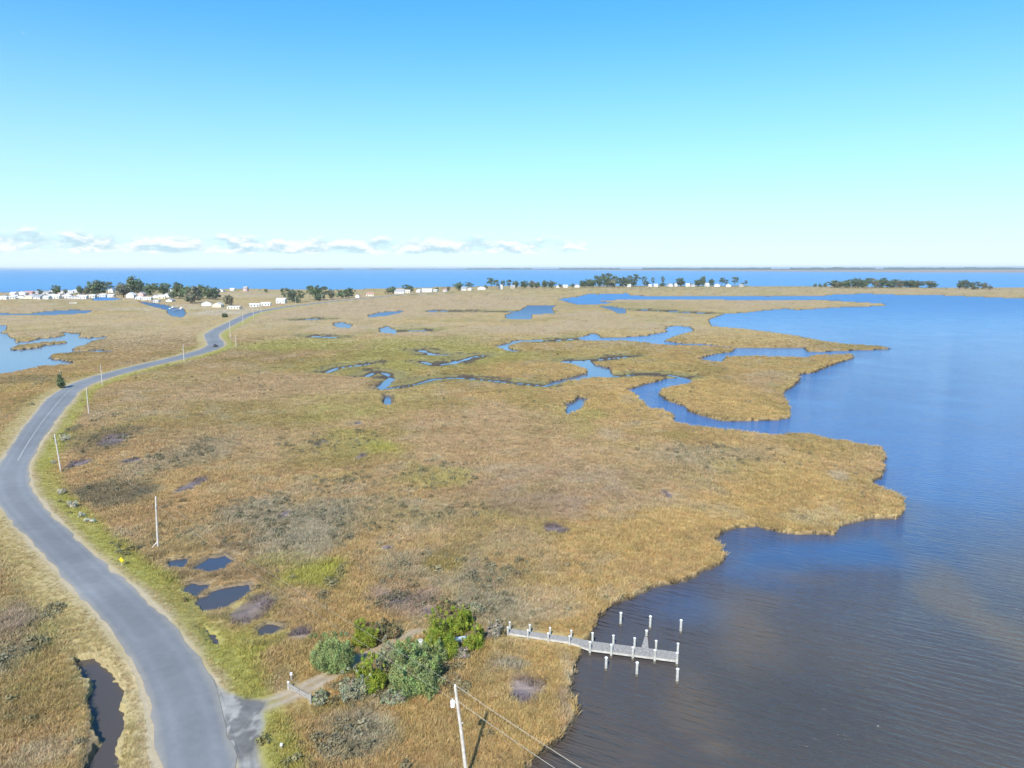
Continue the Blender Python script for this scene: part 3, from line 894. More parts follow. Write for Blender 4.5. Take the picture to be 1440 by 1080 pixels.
protos2 = [leaf_ball('shrub_clump', 90, .6, .75, .16, s + 50) for s in range(4)]
X, Y, k = land_points(150000, 52, 420, 1.2)
f = field(X, Y, SHRUBS) * (.25 + 1.2 * (fbm(X / 5, Y / 5, 171, 2) > .5))
f = f + .035 * (fbm(X / 25, Y / 25, 175, 2) > .58)
sel = (rng.uniform(size=len(k)) < f * .55) & (RE[k] > 2.5) & (DE[k] > .8)
X, Y, k = X[sel], Y[sel], k[sel]
shc = np.where(rng.uniform(size=(len(k), 1)) < .5, np.array([.27, .245, .14]), np.array([.34, .31, .20])) * rng.uniform(.65, 1.3, (len(k), 1))
shc = .62 * shc + .38 * CC[k]
s1 = rng.uniform(.5, 1.35, len(k))
shrub = scatter('marsh_shrubs', protos2, np.stack([X, Y, Z[k] - .05], 1), shc, np.stack([s1, s1, s1 * rng.uniform(.7, 1.3, len(k))], 1), mat_grass, 'shrub_protos')
tag(shrub, 'low grey green marsh shrubs growing in patches among the grass', 'shrubs', kind='stuff')

# ------------------------------------------------------------------ far shore
fs = [(300,378.9),(420,378.6),(560,378.9),(640,378.7),(760,379.3),(900,380.4),(1080,381.6),(1260,382.6),(1440,383.2),(1800,384),(2600,386)]
near = np.array([unp(x, y, 1.0)[:2] for x, y in fs])
sl = near[:, 0] / near[:, 1]
farD = np.full(len(fs), 26000.0)
co, fc = [], []
jn = np.linspace(0, len(fs) - 1, 260)
nx = np.interp(jn, np.arange(len(fs)), sl)
nd = np.exp(np.interp(jn, np.arange(len(fs)), np.log(near[:, 1])))
nd = nd * (1 + .10 * (fbm(jn * 3, jn * 0, 5, 3) - .5))
for j in range(260):
    for D_, z_ in ((nd[j], -.3), (nd[j] * 1.01, 1.0), (max(nd[j] * 1.02, 15000) if nd[j] < 14800 else nd[j] * 1.02, 1.5), (max(26000, nd[j] * 1.05), 2.0)):
        co.append((nx[j] * D_, D_, z_))
for j in range(259):
    for q in range(3): fc.append((4 * j + q, 4 * j + 4 + q, 4 * j + 5 + q, 4 * j + 1 + q))
fsm = varied('far_marsh', (.34, .25, .17), rough=.95, scale=.002, rgb2=(.27, .20, .15), coord='Object')
far = link('far_shore', fast_mesh('far_shore', np.array(co), np.array(fc)), fsm)
tag(far, kind='structure')
# the low wooded ridge behind it: a rounded mass of crowns with real depth
rw = rng
co, fc = [], []
NJ = 1400
jj = np.linspace(0, 1, NJ)
sx_ = np.interp(jj, [0, 1], [-.37, 1.9])
Dw = np.interp(sx_, [-.37, -.2, 0, .2, .4, .72, 1.9], [21500, 21000, 18500, 14500, 12500, 11800, 11500])
hgtw = 17 + 16 * fbm(sx_ * 90, sx_ * 0, 3, 3) + 10 * fbm(sx_ * 420, sx_ * 0, 8, 2)
hgtw *= np.where(fbm(sx_ * 24, sx_ * 0 + 4, 12, 2) > .33, 1, .35) * np.interp(sx_, [-.37, -.33, .0, .4, .8], [.0, .75, .95, 1.0, 1.0])
prof = [(0, 0), (0, .7), (25, 1.0), (160, .96), (300, .8), (320, 0)]
for j in range(NJ):
    for (dd_, hh_) in prof:
        co.append((sx_[j] * (Dw[j] + dd_), Dw[j] + dd_, hgtw[j] * 1.25 * hh_ + (.9 if hh_ == 0 else 1.5)))
for j in range(NJ - 1):
    for q in range(5): fc.append((6 * j + q, 6 * j + 6 + q, 6 * j + 7 + q, 6 * j + 1 + q))
wood_mat = varied('distant_wood', (.060, .085, .050), rough=.95, scale=.02, rgb2=(.035, .055, .035))
fw = link('distant_woods', fast_mesh('distant_woods', np.array(co), np.array(fc)), wood_mat)
tag(fw, 'thin dark line of woods on the far shore across the sound', 'woods', kind='stuff')

# ------------------------------------------------------------------ trees
LEAF = {
 'cedar': attr_mat('cedar_foliage', 'tint', base=(.235, .300, .115), amt=.35, scale=2.0, trans=.15),
 'wax': attr_mat('bright_foliage', 'tint', base=(.250, .310, .045), amt=.35, scale=2.0, trans=.2),
 'grey': attr_mat('grey_foliage', 'tint', base=(.29, .30, .19), amt=.3, scale=2.0, trans=.15),
 'brown': attr_mat('brown_foliage', 'tint', base=(.240, .205, .105), amt=.35, scale=2.0, trans=.15),
 'pale': attr_mat('seedhead_foliage', 'tint', base=(.52, .50, .38), amt=.3, scale=2.0, trans=.15),
 'pine': attr_mat('pine_foliage', 'tint', base=(.125, .165, .105), amt=.4, scale=.3, trans=.1),
 'oak': attr_mat('oak_foliage', 'tint', base=(.140, .185, .095), amt=.4, scale=.3, trans=.1),
 'dull': attr_mat('dull_foliage', 'tint', base=(.22, .22, .145), amt=.35, scale=.3, trans=.1),
 'dead': attr_mat('dry_twigs', 'tint', base=(.30, .27, .21), amt=.3, scale=2.0, trans=.1),
}
BARK = varied('bark', (.16, .125, .095), rough=.95, scale=6, bump=.4)


def crown_mesh(name, cents, radii, n_leaf, leaf, seed, flat=1.0, up=.4, upright=False):
    r = np.random.default_rng(seed)
    nC = len(cents)
    cents, radii = np.asarray(cents, float), np.asarray(radii, float)
    ci = np.repeat(np.arange(nC), n_leaf)
    n = len(ci)
    d = r.normal(size=(n, 3)); d /= np.linalg.norm(d, axis=1)[:, None]
    rad = r.uniform(.15, 1.0, (n, 1)) ** .5
    sq = np.array([1, 1, flat])
    p = cents[ci] + d * rad * radii[ci][:, None] * sq
    nm = d + r.normal(size=(n, 3)) * .55 + np.array([0, 0, up]); nm /= np.linalg.norm(nm, axis=1)[:, None]
    u = r.normal(size=(n, 3))
    if upright: u = d * .7 + np.array([0, 0, .9]) + u * .35
    u -= nm * (u * nm).sum(1)[:, None]; u /= np.linalg.norm(u, axis=1)[:, None] + 1e-9
    v = np.cross(nm, u)
    s = leaf * r.uniform(.55, 1.25, (n, 1))
    asp = .45 if upright else .62
    q = np.stack([p - u * s, p + v * s * asp, p + u * s, p - v * s * asp], 1).reshape(-1, 3)
    f = np.arange(4 * n).reshape(n, 4)
    clump_t = r.uniform(.6, 1.3, nC)
    t = clump_t[ci] * r.uniform(.75, 1.25, n)
    hue = r.normal(0, .07, (nC, 3))[ci] + 1 + np.array([1.0, .35, 0]) * (r.uniform(size=n) < .12)[:, None] * .45
    cols = np.repeat(t[:, None] * hue, 4, axis=0)
    return fast_mesh(name, q, f, cols, attr='tint')


def ell_clumps(n, w, d, h, z0, seed, inner=.45, jit=.1, bias=0.0, cone=0.0):
    r = np.random.default_rng(seed)
    out, rad = [], []
    for i in range(n):
        v = r.normal(size=3); v /= np.linalg.norm(v)
        k = r.uniform(inner, 1.0)
        zz = min(1.0, v[2] * k * .56 + .5)
        if zz < .06: zz = r.uniform(.06, .5)
        sh = 1 - cone * max(0, zz) ** 1.3
        out.append((v[0] * k * w / 2 * sh + r.normal(0, jit * w), v[1] * k * d / 2 * sh + r.normal(0, jit * d), z0 + zz * h * (1 - .0)))
        rad.append(r.uniform(.55, 1.15))
    return out, rad


def trunk_mesh(h, r0, limbs, seed, lean=.03):
    r = random.Random(seed)
    mb = MB()
    pts = [(0, 0, -.3)]
    x = y = 0
    for i in range(1, 6):
        x += r.uniform(-lean, lean) * h; y += r.uniform(-lean, lean) * h
        pts.append((x, y, h * i / 5))
    mb.tube(pts, [r0 * (1 - .8 * i / 5) for i in range(6)], 7)
    for i in range(limbs):
        a = r.uniform(0, 6.28); t = r.uniform(.35, .95)
        j = min(4, int(t * 5)); f = t * 5 - j
        b0 = [pts[j][q] + (pts[j + 1][q] - pts[j][q]) * f for q in range(3)]
        L = h * r.uniform(.2, .38)
        mid = (b0[0] + math.cos(a) * L * .5, b0[1] + math.sin(a) * L * .5, b0[2] + L * .22)
        end = (b0[0] + math.cos(a) * L, b0[1] + math.sin(a) * L, b0[2] + L * .5)
        mb.tube([b0, mid, end], [r0 * .4, r0 * .26, r0 * .08], 5)
    me = bpy.data.meshes.new('trunk')
    bmesh.ops.recalc_face_normals(mb.bm, faces=mb.bm.faces)
    mb.bm.to_mesh(me); mb.bm.free()
    me.materials.append(BARK)
    return me


# foreground cedars and bushes beside the drive (picture x of centre, picture y of foot, width px, height px)
NEAR = [
 (469,943,54,50,'cedar','cedar_tree','rounded grey green cedar on the left side of the dirt drive, the larger of two','tree',.25),
 (511,911,36,40,'wax','evergreen_bush','small bright green evergreen beyond the dirt drive, right of the rounded cedar','tree',.4),
 (524,971,44,52,'wax','evergreen_bush','bright yellow green bush at the left end of the big grey cedar','tree',.3),
 (574,962,80,60,'cedar','cedar_tree','widest grey green spreading cedar beside the dirt drive','tree',.1),
 (497,979,42,38,'grey','shrub','pale grey green shrub at the drive edge, nearest the gate','shrub',.0),
 (619,927,46,70,'wax','evergreen_tree','tallest bright green tree at the end of the dirt drive','tree',.45),
 (643,894,28,32,'wax','evergreen_bush','small light green tree just right of and behind the tallest tree','tree',.3),
 (668,911,32,36,'wax','evergreen_bush','rounded green bush nearest the landward end of the dock walkway','tree',.2),
 (634,866,40,26,'brown','shrub','olive brown bush behind the tallest bright green tree','shrub',.1),
 (668,864,22,15,'grey','shrub','small dull green bush at the back right of the tree group','shrub',.1),
 (541,898,38,26,'brown','shrub','brownish olive bush at the back edge of the dirt drive','shrub',.0),
 (690,893,26,20,'dead','dry_bush','leafless pale grey brush at the start of the dock walkway','shrub',.0),
 (553,988,30,20,'grey','shrub','low yellow green shrub in front of the widest cedar','shrub',.0),
 (453,986,24,13,'grey','shrub','low green shrub just right of the gate','shrub',.0),
 (606,953,24,16,'dead','dry_bush','pale dry brush between the widest cedar and the tallest tree','shrub',.0),
 (645,925,24,16,'dead','dry_bush','pale dry brush under the right side of the tallest tree','shrub',.0),
 (603,940,40,34,'cedar','cedar_bush','grey green bush joining the widest cedar to the tallest tree','shrub',.0),
 (655,884,30,26,'wax','evergreen_bush','green bush filling the gap behind the covered skiff','shrub',.1),
 (545,940,34,40,'grey','shrub','pale grey green shrub on top left of the widest cedar, by the drive','shrub',.0),
 (86,546,13,21,'oak','cedar_tree','lone dark round cedar on the left edge of the road','tree',.2),
 (317,446,8,6,'oak','shrub','single dark bush in the marsh left of the far road end','shrub',.1),
]
for i, (x, yb, wp, hp, leafk, nm, lab, cat, cone) in enumerate(NEAR):
    p = on_ground(x, yb)
    k = p[1] / F * 1.15
    w, h = wp * k, hgt(p, yb - hp) * 1.04
    lr = random.Random(900 + i)
    cl, ra = [], []
    lobes = 5 if w > 4 else 3
    for lb in range(lobes):
        f_ = lr.uniform(.5, .74)
        ox, oy = lr.uniform(-.3, .3) * w, lr.uniform(-.3, .3) * w
        c2_, r2_ = ell_clumps(int((30 + w * 9) * (1.3 if w > 4 else 1)), w * f_, w * f_ * .9, h * lr.uniform(.55, .95) * .9, .06, 300 + i * 7 + lb, inner=.3, jit=.07, cone=cone)
        for sp_ in range(7):
            sa_, sr_ = lr.uniform(0, 6.28), lr.uniform(.1, .55) * w * f_
            cl.append((ox + math.cos(sa_) * sr_, oy + math.sin(sa_) * sr_, h * lr.uniform(.35, 1.02))); ra.append(lr.uniform(.3, .55))
        cl += [(a_ + ox, b2_ + oy, z_) for a_, b2_, z_ in c2_]; ra += r2_
    base_r = .10 * min(w, h) + .10
    cr_ = crown_mesh('crown', cl, np.array(ra) * base_r, 110, .042 + .010 * w if leafk != 'dead' else .07, 400 + i, up=.3, flat=1.45 if leafk in ('cedar', 'wax') else 1.0, upright=leafk in ('cedar', 'wax'))
    o = empty(nm, tuple(p), rnd.uniform(0, .4), lab, cat)
    link('crown', cr_, LEAF[leafk], o)
    link('trunk', trunk_mesh(h * .72, .05 + .025 * h, 7, 500 + i), None, o)

# pale flowering bushes along the verge
for i, (x, yb, wp, hp, lab) in enumerate([
 (91,621,17,14,'cream flowering bush beside the tall leaning pole at the road bend'),
 (86,694,14,9,'dull cream bush on the verge right at the sharpest curve'),
 (104,714,16,13,'largest cream white flowering bush on the verge of the bend'),
 (115,727,11,9,'white flowering bush, middle of the row of three along the verge'),
 (122,734,7,6,'smallest white flowering bush of the verge row'),
 (131,735,9,7,'white flowering bush at the near end of the verge row'),
 (76,652,8,6,'little pale grey bush left of the pole foot at the bend')]):
    p = on_ground(x, yb)
    w, h = wp * p[1] / F, max(.5, hgt(p, yb - hp) * .9)
    cl, ra = ell_clumps(26, w * .85, w * .8, h * .8, .05, 600 + i, inner=.2, jit=.06)
    o = empty('flowering_bush', tuple(p), 0, lab, 'bush', 'pale flowering bushes along the verge')
    link('foliage', crown_mesh('foliage', cl, np.array(ra) * .22 * h + .05, 60, .09, 650 + i), LEAF['pale'], o)
    link('stem', trunk_mesh(h * .6, .04, 6, 670 + i), None, o)

# far trees: unit crowns and trunks (height 1, width 1), placed and scaled
VAR = {'oak': [], 'pine': [], 'bush': []}
for s in range(5):
    cl, ra = ell_clumps(52, .82, .82, .84, .10, 700 + s, inner=.3, jit=.07)
    VAR['oak'].append((crown_mesh('crown', cl, np.array(ra) * .155, 60, .036, 720 + s), trunk_mesh(.62, .028, 7, 740 + s)))
    r = np.random.default_rng(760 + s)
    cl, ra = [], []
    for q in range(26):
        t = r.uniform(.42, .97); wdt = .46 * (1 - abs(t - .72) * 1.3)
        a = r.uniform(0, 6.28); dd2 = wdt * r.uniform(.2, 1)
        cl.append((math.cos(a) * dd2, math.sin(a) * dd2, t)); ra.append(r.uniform(.6, 1.2))
    VAR['pine'].append((crown_mesh('crown', cl, np.array(ra) * .14, 60, .034, 780 + s, flat=.6), trunk_mesh(.9, .022, 9, 800 + s)))
    cl, ra = ell_clumps(30, .9, .9, .86, .05, 820 + s, inner=.2, jit=.06)
    VAR['bush'].append((crown_mesh('crown', cl, np.array(ra) * .16, 40, .045, 840 + s), trunk_mesh(.5, .03, 5, 860 + s)))
tinted = {}


def far_tree(x, yb, wp, hp, kind, leafk, name, label, group):
    p = on_ground(x, yb)
    w = wp * p[1] / F * 1.2
    h = hp * p[1] / F * 1.18
    v = rnd.randrange(5)
    key = (kind, v, leafk)
    if key not in tinted:
        me = VAR[kind][v][0].copy(); me.materials.clear(); me.materials.append(LEAF[leafk]); tinted[key] = me
    o = empty(name, tuple(p), rnd.uniform(0, 6.28), label, 'tree' if kind != 'bush' else 'bush', group)
    o.scale = (w, w, h)
    link('crown', tinted[key], None, o)
    link('trunk', VAR[kind][v][1], None, o)


ORD = ['leftmost', 'second', 'third', 'fourth', 'fifth', 'sixth', 'seventh', 'eighth', 'ninth', 'tenth', 'eleventh', 'twelfth', 'thirteenth', 'fourteenth', 'fifteenth', 'sixteenth', 'seventeenth', 'eighteenth', 'nineteenth', 'twentieth', 'twenty first', 'twenty second', 'twenty third', 'twenty fourth', 'twenty fifth', 'twenty sixth', 'twenty seventh', 'twenty eighth', 'twenty ninth', 'thirtieth']


def ordw(i): return ORD[i] if i == 0 else ORD[i] + ' from the left'


def tree_row(lst, what, where, group):
    lst = sorted(lst)
    for i, (x, yb, wp, hp, kind, lk) in enumerate(lst):
        nm = {'oak': 'broad_tree', 'pine': 'pine_tree', 'bush': 'shore_bush'}[kind]
        des = {'oak': 'dark round tree', 'pine': 'dark open crowned pine', 'bush': 'low dark bush'}[kind]
        if lk == 'dull': des = des.replace('dark', 'olive brown')
        size = 'small ' if hp < 8 else 'tall ' if hp > 15 else ''
        far_tree(x, yb, wp, hp, kind, lk, nm, f'{size}{des}, {ordw(i)} in {where}', group)


tree_row([(56,414,10,7,'bush','oak'),(80,414,13,11,'oak','oak'),(92,414,6,7,'bush','oak'),(113,416,11,12,'oak','oak'),(122,416,10,10,'oak','dull'),(134,416,24,18,'oak','oak'),(142,415,16,17,'oak','pine'),(155,412,13,13,'pine','pine'),(174,418,24,17,'oak','dull'),(189,415,26,22,'oak','oak'),(198,415,14,16,'oak','pine')],
         'tree', 'the left village trees', 'trees of the village, left half')
tree_row([(211,416,16,15,'oak','oak'),(219,417,15,15,'pine','oak'),(231,416,19,15,'oak','oak'),(250,411,14,12,'oak','pine'),(252,420,17,16,'oak','oak'),(264,421,22,17,'oak','oak'),(274,426,20,20,'oak','dull'),(286,420,20,16,'oak','oak'),(281,409,16,8,'bush','pine'),(295,421,17,14,'oak','oak'),(303,421,15,14,'oak','pine'),(322,430,13,13,'oak','dull'),(268,427,14,14,'oak','dull'),(243,420,10,10,'bush','oak')],
         'tree', 'the right village trees', 'trees of the village, right half')
tree_row([(374,411.5,6,5,'bush','oak'),(402,424.5,14,16,'pine','oak'),(411,425,14,15,'oak','pine'),(423,425,13,14,'pine','oak'),(436,422,14,17,'pine','oak'),(445,422,16,18,'oak','oak'),(455,422,14,16,'pine','pine'),(466,421,12,12,'oak','dull'),(480,420,12,11,'oak','oak'),(491,419,14,12,'oak','oak'),(418,426,12,9,'bush','pine'),(450,423,14,10,'bush','pine')],
         'tree', 'the far roadside clump', 'trees of the roadside clump')
tree_row([(545,414,8,8,'bush','dull'),(552,413,12,9,'oak','oak'),(570,411,11,9,'pine','oak'),(577,411,10,8,'oak','oak'),(588,410.5,6,5,'bush','dull'),(615,408.5,6,5,'bush','oak'),(630,409,9,7,'bush','dull'),(645,408.5,13,10,'oak','oak'),(660,408,12,9,'pine','oak'),(683,407,6,6,'bush','dull'),(691,407,13,13,'pine','oak'),(699,407,8,11,'pine','pine'),(707,406.5,7,10,'pine','oak'),(716,406.5,9,11,'pine','pine')],
         'tree', 'the thin middle row', 'trees of the middle shore row')
tree_row([(725,405.5,11,9,'oak','oak'),(737,405.5,12,9,'oak','oak'),(748,405.5,12,9,'oak','dull'),(756,405.5,9,8,'oak','oak'),(766,405,11,9,'oak','oak'),(776,405,11,9,'oak','pine'),(788,404.5,6,5,'bush','oak'),(806,404,8,5,'bush','oak'),(819,404,9,8,'oak','oak'),(823,404,10,8,'oak','pine'),(833,404,11,9,'oak','oak'),(843,404,11,11,'oak','pine'),(853,404,12,12,'oak','oak'),(862,404,12,10,'oak','dull'),(870,404,11,11,'pine','oak'),(881,403.5,10,11,'oak','oak'),(891,403.3,9,9,'oak','pine'),(828,403.5,11,10,'oak','oak'),(838,403.5,10,13,'pine','pine'),(848,403.5,13,15,'pine','oak'),(857,403.5,14,16,'pine','pine'),(865,403.5,10,13,'pine','oak'),(876,403.5,11,12,'oak','pine'),(886,403,9,13,'pine','pine'),(895,403,10,14,'pine','pine')],
         'tree', 'the far strip wood', 'trees of the far strip wood')
tree_row([(906,402.5,8,11,'pine','pine'),(909,402.8,9,7,'bush','pine'),(918,402.5,5,10,'pine','pine'),(932,402,5.5,11,'pine','pine'),(931,402.8,11,5,'bush','pine'),(948,402.8,4,5,'bush','oak'),(957,402.8,14,10,'oak','oak'),(971,402.8,5,5,'bush','oak'),(981,402.8,11,8,'oak','oak'),(988,402.8,9,12,'oak','oak'),(1000,402.5,8,9,'oak','pine'),(1015,403,10,10,'pine','pine'),(1021,403,6,8,'pine','pine'),(1033,403,12,11,'pine','pine'),(1044,403,5,6,'bush','oak'),(1049,403,5,7,'pine','pine')],
         'tree', 'the sparse right row', 'trees of the sparse right row')
isl = []
for i, x in enumerate(np.linspace(1170, 1312, 27)):
    prof_h = np.interp(x, [1165, 1180, 1200, 1240, 1265, 1300, 1318], [7, 9, 11, 11, 9, 9, 5])
    isl.append((x + rnd.uniform(-2, 2), 404.8 + rnd.uniform(-.6, .5), rnd.uniform(10, 15), prof_h * rnd.uniform(.85, 1.15), 'oak' if rnd.random() < .75 else 'pine', rnd.choice(['oak', 'pine', 'oak', 'dull'])))
isl += [(1146,404,5,5,'bush','oak'),(1153,404,5,5,'bush','oak'),(1160,404,7,6,'bush','oak')]
tree_row(isl, 'tree', 'the long spit wood', 'trees of the long spit wood')
tree_row([(1350,406.5,10,10,'oak','pine'),(1357,406.5,10,11,'oak','pine'),(1366,406.5,9,9,'oak','pine'),(1375,406.8,9,9,'pine','pine'),(1384,407,9,8,'oak','dull'),(1392,407,7,5,'bush','dull'),(1370,407.3,12,5,'bush','dull')],
         'tree', 'the small rightmost clump', 'trees of the small spit clump')

# ------------------------------------------------------------------ houses
def plain(name, rgb, rough=.6, amt=.1): return varied(name, rgb, rough=rough, amt=amt, scale=1.5)


WALL = {'white': plain('white_siding', (.66, .655, .63)), 'cream': plain('cream_siding', (.70, .62, .46)), 'grey': plain('grey_siding', (.42, .43, .44)), 'pink': plain('pink_siding', (.66, .46, .42)), 'tan': plain('tan_siding', (.50, .40, .28)), 'blue': plain('blue_siding', (.40, .50, .58))}
ROOF = {'white': plain('white_metal_roof', (.68, .68, .67), .5), 'grey': plain('grey_shingle', (.33, .33, .34), .9, .25), 'brown': plain('brown_shingle', (.26, .20, .17), .9, .25), 'pale': plain('pale_shingle', (.56, .54, .51), .85, .2), 'red': plain('dull_red_roof', (.42, .24, .20), .8, .2)}
GLASS = varied('dark_window_glass', (.03, .04, .05), rough=.15, spec=.5, scale=.6)
TRIM = plain('white_trim', (.78, .78, .76))
DOORM = varied('dark_door_paint', (.14, .12, .11), rough=.5, scale=1.0)


def house(x, yb, wp, hp, depth, wall, roofc, rz, name, label, group, low=False):
    p = on_ground(x, yb)
    p[2] = max(p[2], .7)
    k = p[1] / F
    w, h = wp * k * .92, max(3.0, hp * k * .95)
    d = depth
    if not low and rnd.random() < .4:
        rz += math.pi / 2; w, d = max(d, 6.0), w
        if math.cos(rz) * 0 == 0: rz -= math.pi * (rnd.random() < .5)
    he = h * (.58 if not low else .72)
    o = empty(name, tuple(p), rz, label, 'house', group)
    mb = MB()
    # body with gables
    mb.poly([(-w/2,-d/2,-.4),(w/2,-d/2,-.4),(w/2,d/2,-.4),(-w/2,d/2,-.4),(-w/2,-d/2,he),(w/2,-d/2,he),(w/2,d/2,he),(-w/2,d/2,he),(-w/2,0,h-.12),(w/2,0,h-.12)],
            [(0,1,5,4),(2,3,7,6),(1,2,6,9,5),(3,0,4,8,7),(4,5,9,8),(6,7,8,9),(3,2,1,0)])
    mb.build('wall', WALL[wall], o)
    mb = MB()
    ov, th = .35, .16
    sl_ = (h - he) / (d / 2)
    for s in (-1, 1):
        a = [(-w/2-ov, s*(d/2+ov), he - sl_*ov + .03), (w/2+ov, s*(d/2+ov), he - sl_*ov + .03), (w/2+ov, 0, h + .03), (-w/2-ov, 0, h + .03)]
        t = [(q[0], q[1], q[2] + th) for q in a]
        mb.poly(a + t, [(3,2,1,0),(4,5,6,7),(0,1,5,4),(2,3,7,6),(1,2,6,5),(3,0,4,7)])
    rf = mb.build('roof', ROOF[roofc], o)
    if rnd.random() < .5 and w > 7:
        MB().box((w*.22, d*.12, h + .35), (.7, .7, 1.5)).build('chimney', ROOF['brown'], rf)
    nwin = max(2, min(6, int(w / 3.2)))
    doorat = rnd.randrange(nwin)
    rows = 2 if he > 4.6 else 1
    for rr2 in range(rows):
        for i in range(nwin):
            xx = (i + .5) / nwin * w - w / 2
            zc = he * (rr2 + .55) / rows
            if rr2 == 0 and i == doorat:
                MB().box((xx, -d/2 - .04, 1.05), (1.0, .08, 2.1)).build('door', DOORM, o)
                continue
            wn = MB()
            ww, wh = 1.1, min(1.4, he / rows * .5)
            for s in (-1, 1):
                wn.box((xx + s * (ww/2 + .06), -d/2 - .05, zc), (.12, .1, wh + .24))
                wn.box((xx, -d/2 - .05, zc + s * (wh/2 + .06)), (ww, .1, .12))
            wo = wn.build('window', TRIM, o)
            MB().box((xx, -d/2 - .02, zc), (ww, .04, wh)).build('pane', GLASS, wo)
    return o


def house_row(lst, where, group):
    lst = sorted(lst)
    for i, (x, yb, wp, hp, wall, rf, kind) in enumerate(lst):
        low = kind == 'mobile home'
        if rf == 'white' and i % 3 != 0: rf = ['grey', 'pale', 'brown', 'pale'][i % 4]
        nm = {'mobile home': 'mobile_home', 'cottage': 'cottage', 'house': 'house', 'tall house': 'house', 'shed': 'shed'}[kind]
        house(x, yb, wp, hp, rnd.uniform(6.5, 9) if not low else 5.0, wall, rf, rnd.uniform(-.35, .35), nm,
              f'{wall} {kind} with {rf} roof, {ordw(i)} {where}', group, low)


# front row of the village, facing the marsh
house_row([(5,421,13,4.5,'white','white','mobile home'),(16,420.5,12,4.5,'white','pale','mobile home'),(30,420,13,5,'white','white','cottage'),(42,420,12,5,'cream','white','cottage'),(55,420.5,13,5.5,'white','white','house'),(67,420.5,10,5,'white','pale','cottage'),(79,420,12,6,'white','white','house'),(95,419.5,12,5,'white','white','mobile home'),(106,420,16,4,'white','grey','mobile home'),(118,420,10,5,'white','white','cottage'),(131,419.5,8,5,'cream','pale','cottage'),(146,418,9,4.5,'white','white','cottage'),(157,417.8,12,4,'white','white','mobile home')],
          'in the far left marsh row', 'houses at far left facing the marsh')
house_row([(20,415,10,4.5,'white','white','cottage'),(32,415,12,5.5,'white','pale','house'),(42,414.5,12,5.5,'pink','red','house'),(52,414,9,5,'white','grey','cottage'),(67,414,10,4.5,'white','white','cottage'),(74,413,9,4.5,'cream','pale','cottage'),(88,413,9,5,'white','grey','house'),(98,412.5,12,4,'white','white','mobile home'),(108,411.5,10,4,'white','pale','cottage'),(157,411.5,7,7,'white','grey','tall house')],
          'in the far left waterside row', 'houses at far left along the water')
house_row([(8,418.3,7,3.5,'grey','grey','cottage'),(22,418,8,3.5,'tan','pale','cottage'),(36,417.6,7,3.5,'white','brown','shed'),(49,417.5,7,4,'cream','grey','cottage'),(61,417,8,3.5,'white','grey','cottage'),(73,417,7,3.5,'blue','pale','cottage'),(86,416.5,7,3.5,'white','brown','shed'),(97,416.3,8,3.5,'grey','pale','cottage'),(113,417,7,3.5,'white','grey','shed'),(124,416.6,7,3.5,'tan','grey','cottage'),(139,416.5,6,3.5,'white','brown','shed')],
          'in the far left middle row', 'houses in the far left middle row')
house_row([(185,419,12,8,'white','white','tall house'),(200,416.5,9,6,'pink','grey','house'),(197,421,10,4,'white','pale','cottage'),(207,422,15,4.5,'white','white','mobile home'),(219,419,8,5,'white','white','cottage'),(228,420,10,5.5,'cream','white','house'),(236,418,9,6,'white','pale','house'),(241,411,9,5,'white','white','cottage'),(240,424,10,4,'white','grey','cottage'),(221,425,9,3.5,'white','white','mobile home')],
          'in the village centre', 'houses in the village centre')
house_row([(291,430,14,7,'white','white','house'),(307,432,13,7,'cream','pale','house'),(330,434.5,22,4.5,'cream','white','mobile home'),(358,431.5,14,5,'white','white','mobile home'),(272,412.5,7,4,'white','white','cottage'),(291,410.5,9,4.5,'white','pale','cottage'),(304,410.3,7,4,'white','white','cottage'),(312,410.2,8,4,'white','grey','cottage'),(327,409,6,4,'white','white','cottage'),(346,409.5,6,7,'pink','white','tall house')],
          'by the far road end', 'houses around the far road end')
house_row([(374,430,14,5,'white','white','mobile home'),(396,426.5,14,7.5,'white','pale','house'),(503,418.5,6,5.5,'white','white','shed'),(520,416.3,11,5.5,'cream','red','cottage'),(562,413,15,7,'white','white','house'),(573,412,8,4.5,'cream','pale','cottage'),(589,411,6,5,'white','white','shed'),(601,410.7,16,5,'white','white','mobile home'),(613,410,6,3,'white','pale','shed'),(626,410,6,4,'white','red','shed'),(652,408.7,7,5.5,'white','grey','cottage'),(661,408.4,6,4,'white','white','cottage'),(677,407.3,12,4.5,'white','white','cottage'),(704,406.8,5,6.5,'white','pale','tall house'),(721,405.8,7,5,'tan','grey','cottage')],
          'across the middle shore', 'houses across the middle shore')
house_row([(785,404.5,6,3.5,'white','pale','cottage'),(795,404.5,7,4,'white','pale','cottage'),(811,404.2,7,4.5,'white','grey','cottage'),(884,403.6,6,4.5,'white','pale','cottage'),(914,403.2,5,3.5,'white','pale','cottage'),(922,403.2,6,4,'white','pale','cottage'),(942,403,7,4.5,'white','grey','house'),(950,403,4,5,'white','pale','shed'),(967,403,6,4.5,'white','pale','cottage'),(974,403,5,3.5,'white','grey','cottage'),(994,403,6,5,'white','pale','house'),(1008,403.2,8,4.5,'white','grey','house'),(1024,403.3,7,4,'white','pale','cottage'),(1042,403.3,6,3.5,'grey','grey','cottage')],
          'on the right far strip', 'houses on the far strip at right')

# ------------------------------------------------------------------ boats by the village creek
HULL = varied('white_gelcoat', (.80, .80, .79), rough=.3, amt=.08)
DECKM = varied('grey_deck', (.45, .46, .47), rough=.7)


